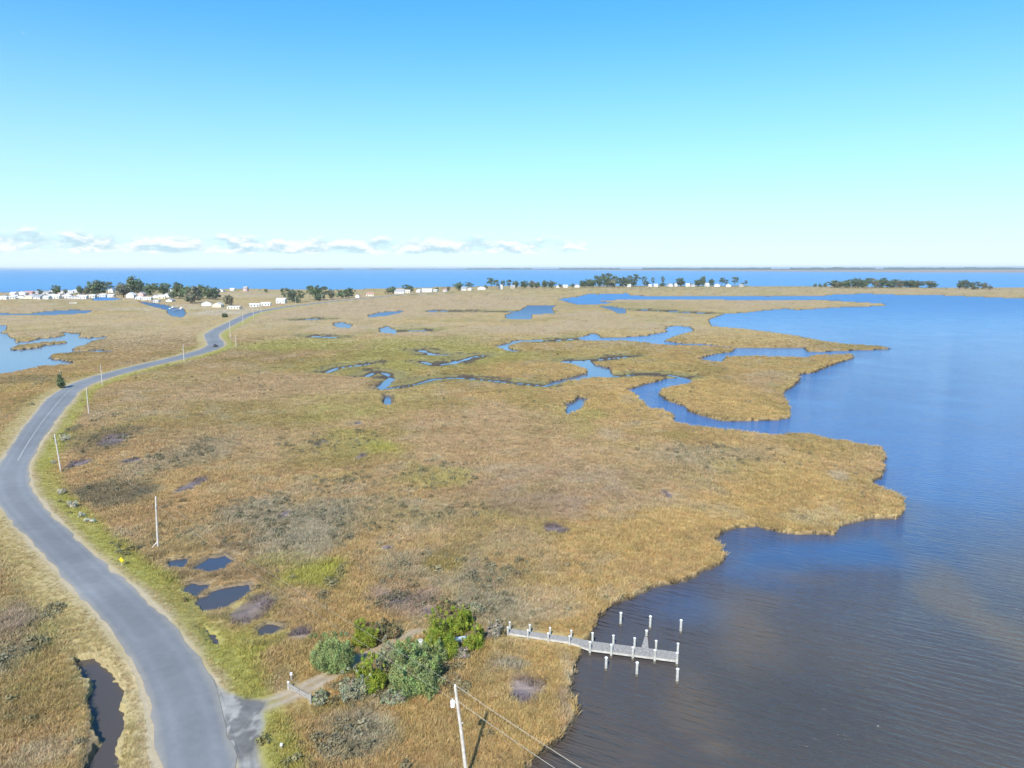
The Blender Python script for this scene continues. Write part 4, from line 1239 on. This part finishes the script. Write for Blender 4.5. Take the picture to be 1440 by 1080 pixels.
def boat(x, yb, L, rz, label, cabin=True):
    p = unp(x, yb, 0.0) if cabin else on_ground(x, yb)
    o = empty('boat', tuple(p), rz, label, 'boat', 'white boats by the village')
    bm = bmesh.new()
    st = []
    for i in range(9):
        t = i / 8; wd_ = .17 * L * (1 - max(0, (t - .45) / .55) ** 2.2) + .02; sh = .16 * L * (.55 + .35 * t * t)
        xx = (t - .5) * L
        st.append([bm.verts.new(v) for v in [(xx, -wd_, sh), (xx, -wd_ * .8, .05), (xx, 0, -.25), (xx, wd_ * .8, .05), (xx, wd_, sh)]])
    for a, b2 in zip(st[:-1], st[1:]):
        for q in range(4): bm.faces.new((a[q], b2[q], b2[q + 1], a[q + 1]))
    bm.faces.new(st[0]); bm.faces.new(st[-1][::-1])
    mb = MB(); mb.bm.free(); mb.bm = bm
    mb.build('hull', HULL, o)
    mb = MB()
    mb.poly([(-.49*L,-.155*L,.085*L),(-.1*L,-.155*L,.09*L),(.2*L,-.14*L,.10*L),(.42*L,-.03*L,.12*L),(.42*L,.03*L,.12*L),(.2*L,.14*L,.10*L),(-.1*L,.155*L,.09*L),(-.49*L,.155*L,.085*L)], [tuple(range(8))])
    mb.build('deck', DECKM, o)
    if cabin:
        c = MB().box((.02*L, 0, .17*L), (.28*L, .2*L, .17*L), bev=.03*L).build('cabin', HULL, o)
        MB().box((.165*L, 0, .19*L), (.02*L, .17*L, .06*L)).build('windscreen', GLASS, c)
    return o


boat(243,434,8.5,1.2,'white cabin boat at the head of the village creek, the left one')
boat(255,434.5,8,1.7,'white cabin boat at the head of the village creek, the right one')
boat(103,426.6,9,.1,'open white boat drawn up alone on the marsh in front of the far left houses',cabin=False)

# little jetty in the village creek
WOOD = varied('weathered_wood', (.42, .39, .35), rough=.9, scale=3.5, rgb2=(.22, .20, .175), bump=.2)
WOODD = varied('dark_timber', (.36, .33, .29), rough=.9, scale=4, bump=.2)  # darker timber tone for walkway, ramp, beams and stakes
PILE = varied('white_piling', (.56, .54, .49), rough=.8, scale=2.5, rgb2=(.38, .36, .31))
STAIN = varied('tide_stain', (.16, .14, .10), rough=.9, scale=5)
CAPM = varied('white_cap', (.74, .74, .72), rough=.4, amt=.05)
p = unp(249, 436.5, 0)
o = empty('village_jetty', (p[0], p[1], 0), 0, 'short pale jetty between the two boats in the village creek', 'jetty')
MB().box((0, 0, .75), (1.6, 15, .15)).build('deck', WOOD, o)
for sy in (-7, -2.3, 2.3, 7):
    for s in (-.7, .7): MB().tube([(s, sy, -.5), (s, sy, 1.5)], .14).build('post', PILE, o)

# ------------------------------------------------------------------ the dock
def gp(x, y, z): return Vector(unp(x, y, z))


ZD, ZW = .62, 1.2
fa, fb = gp(829, 912.5, ZD), gp(953, 928.2, ZD)      # near edge of the deck
ba, bb = gp(832, 901.5, ZD), gp(954, 917.0, ZD)      # far edge
wa, wb = gp(714.5, 889.7, ZW), gp(801, 902.3, ZW)    # near edge of the walkway
va, vb = gp(716.5, 884.0, ZW), gp(803, 896.0, ZW)
dock = empty('dock', tuple((fa + ba) / 2), 0, 'weathered wooden dock with white posts reaching from the marsh into the bay', 'dock')
O = (fa + ba) / 2


def L_(v): return Vector(v) - O


def planks(name, a, b_, c, d, gapw=.15, th=.05, mat=WOOD, drop=0):
    """deck a->b near edge, c->d far edge, boards laid across, each a touch uneven"""
    mb = MB()
    n = max(3, int((b_ - a).length / gapw))
    for i in range(n):
        t0, t1 = i / n, (i + .93) / n
        j = rnd.uniform(-.006, .006)
        q = [a.lerp(b_, t0), a.lerp(b_, t1), c.lerp(d, t1), c.lerp(d, t0)]
        lo = [L_(v) + Vector((0, 0, -th + j)) for v in q]; hi = [L_(v) + Vector((0, 0, j)) for v in q]
        mb.poly(lo + hi, [(3,2,1,0),(4,5,6,7),(0,1,5,4),(1,2,6,5),(2,3,7,6),(3,0,4,7)])
    return mb.build(name, mat, dock)


planks('deck', fa, fb, ba, bb)
planks('walkway', wa, wb, va, vb, .16, mat=WOODD)
planks('ramp', wb + (wb - wa).normalized() * .02, fa - (fb - fa).normalized() * .02, vb + (vb - va).normalized() * .02, ba - (bb - ba).normalized() * .02, .16, mat=WOODD)
for (a, b_) in ((fa, fb), (ba, bb), (wa, wb), (va, vb), (wb, fa), (vb, ba)):
    mb = MB(); dz = Vector((0, 0, -.17))
    mb.beam(L_(a) + dz, L_(b_) + dz, .07, .22)
    mb.build('stringer', PILE, dock)
# finger pier off the far side
f0, f1, f2, f3 = gp(902, 910, ZD), gp(912, 911.3, ZD), gp(910.6, 895.5, ZD), gp(906.8, 895.0, ZD)
planks('finger_pier', f0, f3, f1, f2, .15)


def post(b3, ztop, r, zbot=-1.2):
    x, y = b3.x - O.x, b3.y - O.y
    po = MB().tube([(x, y, zbot - O.z), (x + .01, y, ztop - O.z)], [r * 1.05, r], 10).build('post', PILE, dock)
    if zbot < -1: MB().tube([(x, y, -.3 - O.z), (x, y, .30 - O.z)], [r * 1.09, r * 1.09], 10).build('waterline_stain', STAIN, po)
    MB().tube([(x, y, ztop - O.z), (x, y, ztop + .03 - O.z), (x, y, ztop + .11 - O.z)], [r * 1.25, r * 1.25, r * .25], 10).build('cap', CAPM, po)


dn = (fb - fa); nrmv = (ba - fa).normalized() * .17
for i in range(5):
    t = i / 4 * .985 + .007
    post(fa.lerp(fb, t) - nrmv, ZD + .95, .14)
    post(ba.lerp(bb, t) + nrmv, ZD + .95, .13)
    a3, b3 = L_(fa.lerp(fb, t)), L_(ba.lerp(bb, t))
    mb = MB(); mb.beam(a3 + Vector((0, 0, -.36)), b3 + Vector((0, 0, -.36)), .09, .16); mb.build('cross_beam', WOODD, dock)
for t in (0.0, .33, .66, 1.0):
    post(wa.lerp(wb, t) - nrmv * .8, ZW + .75, .105)
    post(va.lerp(vb, t) + nrmv * .8, ZW + .75, .105)
# mooring pilings standing free in the water
pil = [(872.5,879.5,862,'back row piling nearest the shore'),(914,884.5,867,'back row piling in the middle, beyond the finger pier'),(957,890,872.5,'back row piling farthest from the shore'),(852,942.5,925,'near row piling closest to the shore'),(895.3,950.5,932,'near row piling in the middle'),(952,960.5,941,'near row piling farthest out, off the dock end'),(908.8,896.8,887,'short piling at the tip of the finger pier')]
for x, yb, yt, lab in pil:
    b_ = unp(x, yb, 0.0)
    h = hgt(b_, yt)
    o = empty('mooring_piling', tuple(b_), 0, 'white capped ' + lab, 'piling', 'mooring pilings around the dock')
    MB().tube([(0, 0, -1.2), (.02, .01, h)], [.16, .145], 12).build('pole', PILE, o)
    MB().tube([(0, 0, -.3), (0, 0, .28)], [.172, .170], 12).build('waterline_stain', STAIN, o)
    MB().tube([(.02, .01, h), (.02, .01, h + .04), (.02, .01, h + .16)], [.19, .19, .03], 12).build('cap', CAPM, o)

# ------------------------------------------------------------------ gate on the drive
g0, g1 = on_ground(406, 969), on_ground(437, 989)
gd = Vector(g1) - Vector(g0)
gate = empty('farm_gate', tuple(g0), math.atan2(gd.y, gd.x), 'grey wooden five bar gate across the dirt drive', 'gate')
GL, GH = gd.length, hgt(g0, 961)
for i, z in enumerate((.18, .42, .66, .9, 1.14)):
    MB().box((GL / 2, 0, z * GH / 1.2), (GL - .2, .06, .12 * GH)).build('rail', WOODD if i % 2 else WOOD, gate)
mb = MB()
mb.beam((.15, .05, .15), (GL - .15, .05, GH * .95), .04, .1)
mb.build('brace', WOODD, gate)
for s in (.12, GL / 2, GL - .12): MB().box((s, -.05, GH * .55), (.1, .05, GH * 1.0)).build('upright', WOOD, gate)
p1 = MB().tube([(0, 0, -.6), (0, 0, GH * 1.25)], .12, 10).build('post', PILE, gate)
MB().tube([(0, 0, GH * 1.25), (0, 0, GH * 1.25 + .08)], [.15, .05], 10).build('cap', CAPM, p1)
p1 = MB().tube([(GL, 0, -.6), (GL, 0, GH * 1.2)], .12, 10).build('post', WOODD, gate)
q = on_ground(410, 958)
o = empty('gate_post', tuple(q), 0, 'lone white topped post standing just behind the gate', 'post')
MB().tube([(0, 0, -.4), (0, 0, .75)], .09, 10).build('stake', WOODD, o)
MB().tube([(0, 0, .75), (0, 0, .98)], [.15, .13], 10).build('reflector', CAPM, o)
q = on_ground(396, 1053)
o = empty('marker_stake', tuple(q), 0, 'short cream topped stake beside the gravel apron', 'post')
MB().tube([(0, 0, -.4), (0, 0, .35)], .06, 8).build('stake', WOODD, o)
MB().tube([(0, 0, .35), (0, 0, .52)], [.15, .12], 8).build('reflector', CAPM, o)

# pale objects half hidden among the trees
TARP = varied('pale_blue_tarp', (.50, .60, .68), rough=.5, scale=2, bump=.3)
q = on_ground(591, 911)
o = empty('barrel', tuple(q), 0, 'white drum standing between the widest cedar and the tallest tree', 'barrel')
MB().tube([(0,0,-.1),(0,0,.1),(0,0,.35),(0,0,.6),(0,0,.9),(0,0,.98)], [.33,.36,.37,.37,.36,.33], 14).build('drum', CAPM, o, smooth=False)
MB().tube([(0,0,.98),(0,0,1.02)], [.30,.28], 14).build('lid', PILE, o)
q = on_ground(644, 905)
o = empty('skiff', tuple(q), .25, 'pale blue covered skiff on the ground right of the tallest tree', 'boat')
bm = bmesh.new(); st = []
for i in range(7):
    t = i / 6; w_ = .55 * math.sin(math.pi * (.2 + .8 * (1 - t)) * .5 + .0) + .04
    st.append([bm.verts.new(v) for v in [((t - .5) * 2.6, -w_, .5 + .1 * t), ((t - .5) * 2.6, -w_ * .7, .05), ((t - .5) * 2.6, w_ * .7, .05), ((t - .5) * 2.6, w_, .5 + .1 * t)]])
for a, b2 in zip(st[:-1], st[1:]):
    for k_ in range(3): bm.faces.new((a[k_], b2[k_], b2[k_ + 1], a[k_ + 1]))
bm.faces.new(st[0]); bm.faces.new(st[-1][::-1])
mb = MB(); mb.bm.free(); mb.bm = bm; mb.build('hull', HULL, o)
bm = bmesh.new(); st = []
for i in range(7):
    t = i / 6; w_ = (.55 * math.sin(math.pi * (.2 + .8 * (1 - t)) * .5) + .04) * 1.05; z_ = .52 + .1 * t
    st.append([bm.verts.new(v) for v in [((t - .5) * 2.66, -w_, z_), ((t - .5) * 2.66, -w_ * .5, z_ + .16), ((t - .5) * 2.66, 0, z_ + .24), ((t - .5) * 2.66, w_ * .5, z_ + .16), ((t - .5) * 2.66, w_, z_)]])
for a, b2 in zip(st[:-1], st[1:]):
    for k_ in range(4): bm.faces.new((a[k_], b2[k_], b2[k_ + 1], a[k_ + 1]))
bm.faces.new(st[0][::-1]); bm.faces.new(st[-1])
mb = MB(); mb.bm.free(); mb.bm = bm; mb.build('cover', TARP, o)

# ------------------------------------------------------------------ utility poles and lines
POLE = varied('bleached_pole', (.62, .57, .50), rough=.9, scale=2.5, rgb2=(.44, .39, .33))
PORC = varied('white_porcelain', (.80, .80, .78), rough=.25, amt=.06)
STEEL = varied('galvanised_steel', (.50, .51, .52), rough=.45, amt=.15)
poles = [(658,1098,966,'tallest looking pale pole in the front marsh with a white transformer near its top'),
 (222,770,700,'pale pole with a short brace at its foot, standing between road and pools'),
 (86,663,612,'weathered pole on the verge inside the road bend'),
 (125,582,546,'pole right of the road just past the bend'),
 (144,541,513,'pole standing at the roadside right of the lone dark cedar'),
 (85.5,535,521,'pole partly hidden behind the lone dark cedar'),
 (259,507,485,'pole on the far straight, left of the car'),
 (332,487,472,'pole just right of the car, in the marsh'),
 (324,476,452,'tall pole above the sharp far bend of the road'),
 (342,456,442,'pole where the road turns right beyond the far bend'),
 (356.5,446,431,'pole at the far road end, left of the white mobile home'),
 (367.5,442,425,'pole at the far road end, right of the white mobile home'),
 (416,428,418,'pole in front of the roadside tree clump, at its left'),
 (453,424.5,415,'pole in front of the middle of the roadside tree clump'),
 (484,421,412,'pole in front of the right end of the roadside tree clump')]
tops = []
for i, (x, yb, yt, lab) in enumerate(poles):
    b_ = on_ground(x, yb)
    h = hgt(b_, yt)
    o = empty('utility_pole', tuple(b_), 0, lab, 'utility pole', 'utility poles along the road')
    xt = {0: 640.0, 1: 219.0, 2: 77.0, 3: 121.5}.get(i)
    lean = 0.004 * h
    if xt is not None: lean = (xt - proj(b_ + np.array([0, 0, h]))[0]) / F * float((b_ + np.array([0, 0, h]) - np.array([0, 0, H])) @ Fw)
    r0 = .17 if i < 6 else .2
    MB().tube([(0, 0, -.8), (lean * .5, 0, h * .5), (lean, 0, h)], [r0, r0 * .85, r0 * .7], 12 if i < 4 else 8).build('shaft', POLE, o)
    top = Vector((b_[0] + lean, b_[1], b_[2] + h))
    tops.append(top)
    MB().tube([(lean, 0, h), (lean, 0, h + .1), (lean, 0, h + .24)], [.05, .09, .04], 8).build('insulator', PORC, o)
    if i == 0:
        z = h * .83; lx = lean * .83
        t_ = MB().tube([(lx - .38, -.05, z - .30), (lx - .38, -.05, z - .27), (lx - .38, -.05, z + .24), (lx - .38, -.05, z + .30)], [.14, .20, .20, .14], 14).build('transformer', PORC, o)
        MB().tube([(lx - .38, -.05, z + .30), (lx - .38, -.05, z + .48)], [.05, .03], 8).build('bushing', PORC, t_)
        MB().box((lx - .16, -.03, z + .1), (.26, .08, .1)).build('bracket', STEEL, o)
        MB().tube([(lean * .62 + .1, 0, h * .62), (lean * .62 + .26, 0, h * .62)], .05, 6).build('cable_clamp', STEEL, o)
    else:
        MB().box((lean * .8, -.15, h * .82), (.12, .14, .3)).build('bracket', STEEL, o)
    if i == 1:
        MB().tube([(-.9, -.5, -.1), (0, 0, .95)], .09, 8).build('brace', POLE, o)
WIRE = varied('weathered_wire', (.40, .36, .29), rough=.5, scale=5)


def wire(pa, pb, sag, r, label):
    pts = []
    for i in range(25):
        t = i / 24
        p = pa.lerp(pb, t)
        p.z -= sag * 4 * t * (1 - t)
        pts.append(p)
    o = MB().tube(pts, r, 5).build('power_line', WIRE)
    tag(o, label, 'power line', 'power lines along the road')


endp = Vector(unp(1120, 1270, 6.2))
h0 = tops[0].z
wire(tops[0] + Vector((0, 0, .2)), endp + Vector((0, 0, .6)), .5, .022, 'upper thin wire running from the front pole top out of frame at lower right')
wire(tops[0] + Vector((.1, 0, -1.2)), endp + Vector((0, 0, -.9)), .5, .022, 'lower thin wire running from the front pole out of frame at lower right')
wire(tops[0] + Vector((0, 0, .2)), tops[1] + Vector((0, 0, .2)), .6, .010, 'upper thin wire from the front pole to the braced pole')
wire(tops[0] + Vector((-.1, 0, -1.2)), tops[1] + Vector((0, 0, -1.2)), .6, .010, 'lower thin wire from the front pole to the braced pole')
wire(tops[1] + Vector((0, 0, .2)), tops[2] + Vector((0, 0, .2)), .6, .009, 'thin wire between the braced pole and the pole inside the bend')
wire(tops[2] + Vector((0, 0, .2)), tops[3] + Vector((0, 0, .2)), .6, .009, 'thin wire between the bend pole and the one past the bend')
wire(tops[3] + Vector((0, 0, .2)), tops[4] + Vector((0, 0, .2)), .6, .009, 'thin wire crossing towards the pole near the lone dark cedar')

# ------------------------------------------------------------------ road signs
YEL = varied('yellow_sign_paint', (.80, .55, .02), rough=.4, amt=.05)
BLK = varied('black_sign_paint', (.02, .02, .02), rough=.5)
q = on_ground(171.5, 796)
face = math.atan2(-q[0], q[1])
o = empty('road_sign', tuple(q), -.35, 'yellow diamond warning sign on the right verge of the road', 'road sign')
MB().box((0, .03, .55), (.07, .05, 1.7)).build('post', STEEL, o)
c = .95; s = .48
pl = MB().box((0, -.012, c), (.68, .02, .68), ry=math.radians(45)).build('plate', YEL, o)
mb = MB()
for e in range(4):
    a = math.radians(90 * e); a2 = math.radians(90 * e + 90)
    mb.beam((math.cos(a) * .42, -.026, c + math.sin(a) * .42), (math.cos(a2) * .42, -.026, c + math.sin(a2) * .42), .006, .02)
mb.build('border', BLK, pl)
q = on_ground(78, 625)
o = empty('road_sign', tuple(q), 2.6, 'brown grey back of a road sign on the inner verge of the bend', 'road sign')
MB().box((0, .03, .9), (.08, .06, 2.6)).build('post', WOODD, o)
MB().box((0, -.012, 2.0), (1.3, .03, .6), bev=.008).build('plate', varied('sign_back', (.22, .19, .12), rough=.6), o)

# ------------------------------------------------------------------ the car
PAINT = varied('dark_car_paint', (.03, .033, .045), rough=.25, amt=.1, spec=.6)
RUB = varied('tyre_rubber', (.02, .02, .02), rough=.9)
RIM = varied('alloy', (.5, .5, .52), rough=.35)
LAMP = varied('headlamp', (.75, .75, .72), rough=.15)
TAIL = varied('tail_lamp', (.35, .02, .02), rough=.2)
q = unp(305, 487.5, 1.2)
i0 = np.hypot(*(road_c - q[:2]).T).argmin()
tdir = road_c[min(i0 + 2, n - 1)] - road_c[i0 - 2]
cpos = road_c[i0] + side_v[i0] * .9
car = empty('car', (cpos[0], cpos[1], 1.2), math.atan2(tdir[1], tdir[0]), 'small dark car driving round the far bend of the road', 'car')
bm = bmesh.new()
prof_ = [(-2.2,.35),(-2.25,.75),(-2.1,1.0),(-1.3,1.06),(1.05,1.0),(2.0,.88),(2.25,.62),(2.2,.35)]
lo = [[bm.verts.new((x, s * (.86 if .4 < z < .9 else .80), z)) for x, z in prof_] for s in (-1, 1)]
for i in range(8):
    j = (i + 1) % 8
    bm.faces.new((lo[0][i], lo[0][j], lo[1][j], lo[1][i]))
bm.faces.new(lo[0][::-1]); bm.faces.new(lo[1])
bmesh.ops.bevel(bm, geom=list(bm.edges), offset=.06, segments=2, affect='EDGES')
mb = MB(); mb.bm.free(); mb.bm = bm; body = mb.build('body', PAINT, car, smooth=False)
mb = MB()
mb.poly([(-1.75,-.74,1.03),(1.05,-.74,1.0),(1.05,.74,1.0),(-1.75,.74,1.03),(-1.25,-.56,1.42),(.3,-.56,1.45),(.3,.56,1.45),(-1.25,.56,1.42)], [(0,1,5,4),(1,2,6,5),(2,3,7,6),(3,0,4,7),(3,2,1,0)])
mb.build('windows', GLASS, car)
MB().box((-.475, 0, 1.455), (1.6, 1.14, .05), bev=.02).build('roof', PAINT, car)
for sx2 in (-1.35, 1.4):
    for sy2 in (-.78, .78):
        w_ = MB().tube([(sx2, sy2 - .1, .32), (sx2, sy2 + .1, .32)], .32, 16).build('wheel', RUB, car)
        MB().tube([(sx2, sy2 - .11, .32), (sx2, sy2 + .11, .32)], .19, 12).build('rim', RIM, w_)
for sy2 in (-.6, .6):
    MB().box((2.2, sy2, .72), (.12, .34, .14)).build('headlight', LAMP, car)
    MB().box((-2.22, sy2, .78), (.1, .34, .14)).build('tail_light', TAIL, car)

# ------------------------------------------------------------------ light, air, sky
SUN_EL, SUN_AZ = math.radians(42.0), math.radians(180 + 15)   # clockwise from +Y
sd = bpy.data.lights.new('sun', 'SUN')
sd.energy, sd.angle, sd.color = 4.3, math.radians(.5), (1.0, .955, .89)
so = bpy.data.objects.new('sun', sd)
COL.objects.link(so)
dirv = Vector((math.sin(SUN_AZ) * math.cos(SUN_EL), math.cos(SUN_AZ) * math.cos(SUN_EL), math.sin(SUN_EL)))
so.rotation_euler = dirv.to_track_quat('Z', 'Y').to_euler()
so.location = (0, -50, 120)

wd = bpy.data.worlds.new('World')
scene.world = wd
wd.use_nodes = True
nt = wd.node_tree
bg = nt.nodes['Background']
sky = N(nt, 'ShaderNodeTexSky')
sky.sky_type = 'NISHITA'
sky.sun_disc = False
sky.sun_elevation, sky.sun_rotation = SUN_EL, SUN_AZ
sky.air_density, sky.dust_density, sky.ozone_density, sky.altitude = 1.0, 0.0, 4.0, 0
tc = N(nt, 'ShaderNodeTexCoord')
sx = N(nt, 'ShaderNodeSeparateXYZ')
nt.links.new(tc.outputs['Generated'], sx.inputs[0])


def M(op, a, b=None, c=None):
    n = N(nt, 'ShaderNodeMath', operation=op)
    for i, v in enumerate((a, b, c)):
        if v is None: continue
        if isinstance(v, (int, float)): n.inputs[i].default_value = v
        else: nt.links.new(v, n.inputs[i])
    return n.outputs[0]


def MR(v, a, b, c, d, smooth=True):
    n = N(nt, 'ShaderNodeMapRange')
    if smooth: n.interpolation_type = 'SMOOTHSTEP'
    nt.links.new(v, n.inputs['Value'])
    n.inputs['From Min'].default_value, n.inputs['From Max'].default_value = a, b
    n.inputs['To Min'].default_value, n.inputs['To Max'].default_value = c, d
    return n.outputs[0]


az = M('ARCTAN2', sx.outputs[0], sx.outputs[1])
el = M('ARCSINE', sx.outputs[2])
cb = N(nt, 'ShaderNodeCombineXYZ')
nt.links.new(M('MULTIPLY', az, 26.0), cb.inputs[0])
nt.links.new(M('MULTIPLY', el, 60.0), cb.inputs[1])
n1 = N(nt, 'ShaderNodeTexNoise', i_Scale=.9, i_Detail=6.0, i_Roughness=.6)
nt.links.new(cb.outputs[0], n1.inputs['Vector'])
cb2 = N(nt, 'ShaderNodeCombineXYZ')                         # the same noise a little higher: underside shading of the clouds
nt.links.new(M('MULTIPLY', az, 26.0), cb2.inputs[0])
nt.links.new(M('MULTIPLY_ADD', el, 60.0, .38), cb2.inputs[1])
n2 = N(nt, 'ShaderNodeTexNoise', i_Scale=.9, i_Detail=6.0, i_Roughness=.6)
nt.links.new(cb2.outputs[0], n2.inputs['Vector'])
band = M('MULTIPLY', MR(el, .012, .024, 0, 1), MR(el, .030, .056, 1, 0))
sidew = M('MULTIPLY', MR(az, .02, .2, 1, 0), MR(az, -1.3, -1.0, 0, 1))
thr = M('MULTIPLY_ADD', M('MULTIPLY', band, sidew), .39, M('SUBTRACT', n1.outputs['Fac'], .32))
cl = MR(thr, .37, .58, 0, 1)
shade = MR(M('SUBTRACT', n1.outputs['Fac'], n2.outputs['Fac']), -.10, .10, 0, 1)
ccol = N(nt, 'ShaderNodeMix', data_type='RGBA')
ccol.inputs[6].default_value = (4.2, 5.9, 6.9, 1)
ccol.inputs[7].default_value = (8.0, 8.3, 8.3, 1)
nt.links.new(shade, ccol.inputs[0])
fin = N(nt, 'ShaderNodeMix', data_type='RGBA')
nt.links.new(M('MULTIPLY', cl, .85), fin.inputs[0])
nt.links.new(ccol.outputs[2], fin.inputs[7])
tint = N(nt, 'ShaderNodeMix', data_type='RGBA', blend_type='MULTIPLY'); tint.inputs[0].default_value = 1.0
tint.inputs[7].default_value = (.70, .98, 1.0, 1)
nt.links.new(sky.outputs[0], tint.inputs[6])
gm = N(nt, 'ShaderNodeGamma'); gm.inputs['Gamma'].default_value = .9
nt.links.new(tint.outputs[2], gm.inputs['Color'])
t2 = N(nt, 'ShaderNodeMix', data_type='RGBA', blend_type='MULTIPLY'); t2.inputs[0].default_value = 1.0
t2.inputs[7].default_value = (.86, 1.62, 2.0, 1)
nt.links.new(gm.outputs[0], t2.inputs[6])
hf = M('POWER', MR(el, 0, .34, 1, 0, False), 1.7)
t3 = N(nt, 'ShaderNodeMix', data_type='RGBA')
t3.inputs[7].default_value = (6.9, 7.55, 7.65, 1)
nt.links.new(M('MULTIPLY', hf, .92), t3.inputs[0])
nt.links.new(t2.outputs[2], t3.inputs[6])
nt.links.new(t3.outputs[2], fin.inputs[6])
nt.links.new(fin.outputs[2], bg.inputs['Color'])
bg.inputs['Strength'].default_value = .085

# haze: one closed box of thin air round everything
mt = bpy.data.materials.new('haze')
mt.use_nodes = True
nt = mt.node_tree
nt.nodes.remove(nt.nodes['Principled BSDF'])
pv = N(nt, 'ShaderNodeVolumePrincipled')
pv.inputs['Color'].default_value = (.80, .90, 1.0, 1)
pv.inputs['Density'].default_value = 4.0e-5
pv.inputs['Anisotropy'].default_value = .0
nt.links.new(pv.outputs[0], nt.nodes['Material Output'].inputs['Volume'])
hz = MB().box((0, 44000, 31.5), (250000, 100000, 67)).build('haze', mt)
tag(hz, kind='stuff')

scene.render.engine = 'CYCLES'
cy = scene.cycles
cy.max_bounces, cy.diffuse_bounces, cy.glossy_bounces, cy.transmission_bounces, cy.volume_bounces, cy.transparent_max_bounces = 6, 2, 3, 2, 0, 6
cy.use_denoising = True
cy.denoiser = 'OPENIMAGEDENOISE'
cy.sample_clamp_indirect = 4
cy.sample_clamp_direct = 3
vs = scene.view_settings
vs.view_transform, vs.look, vs.gamma = 'Standard', 'None', 1.0
vs.use_curve_mapping = False
vs.exposure = .6
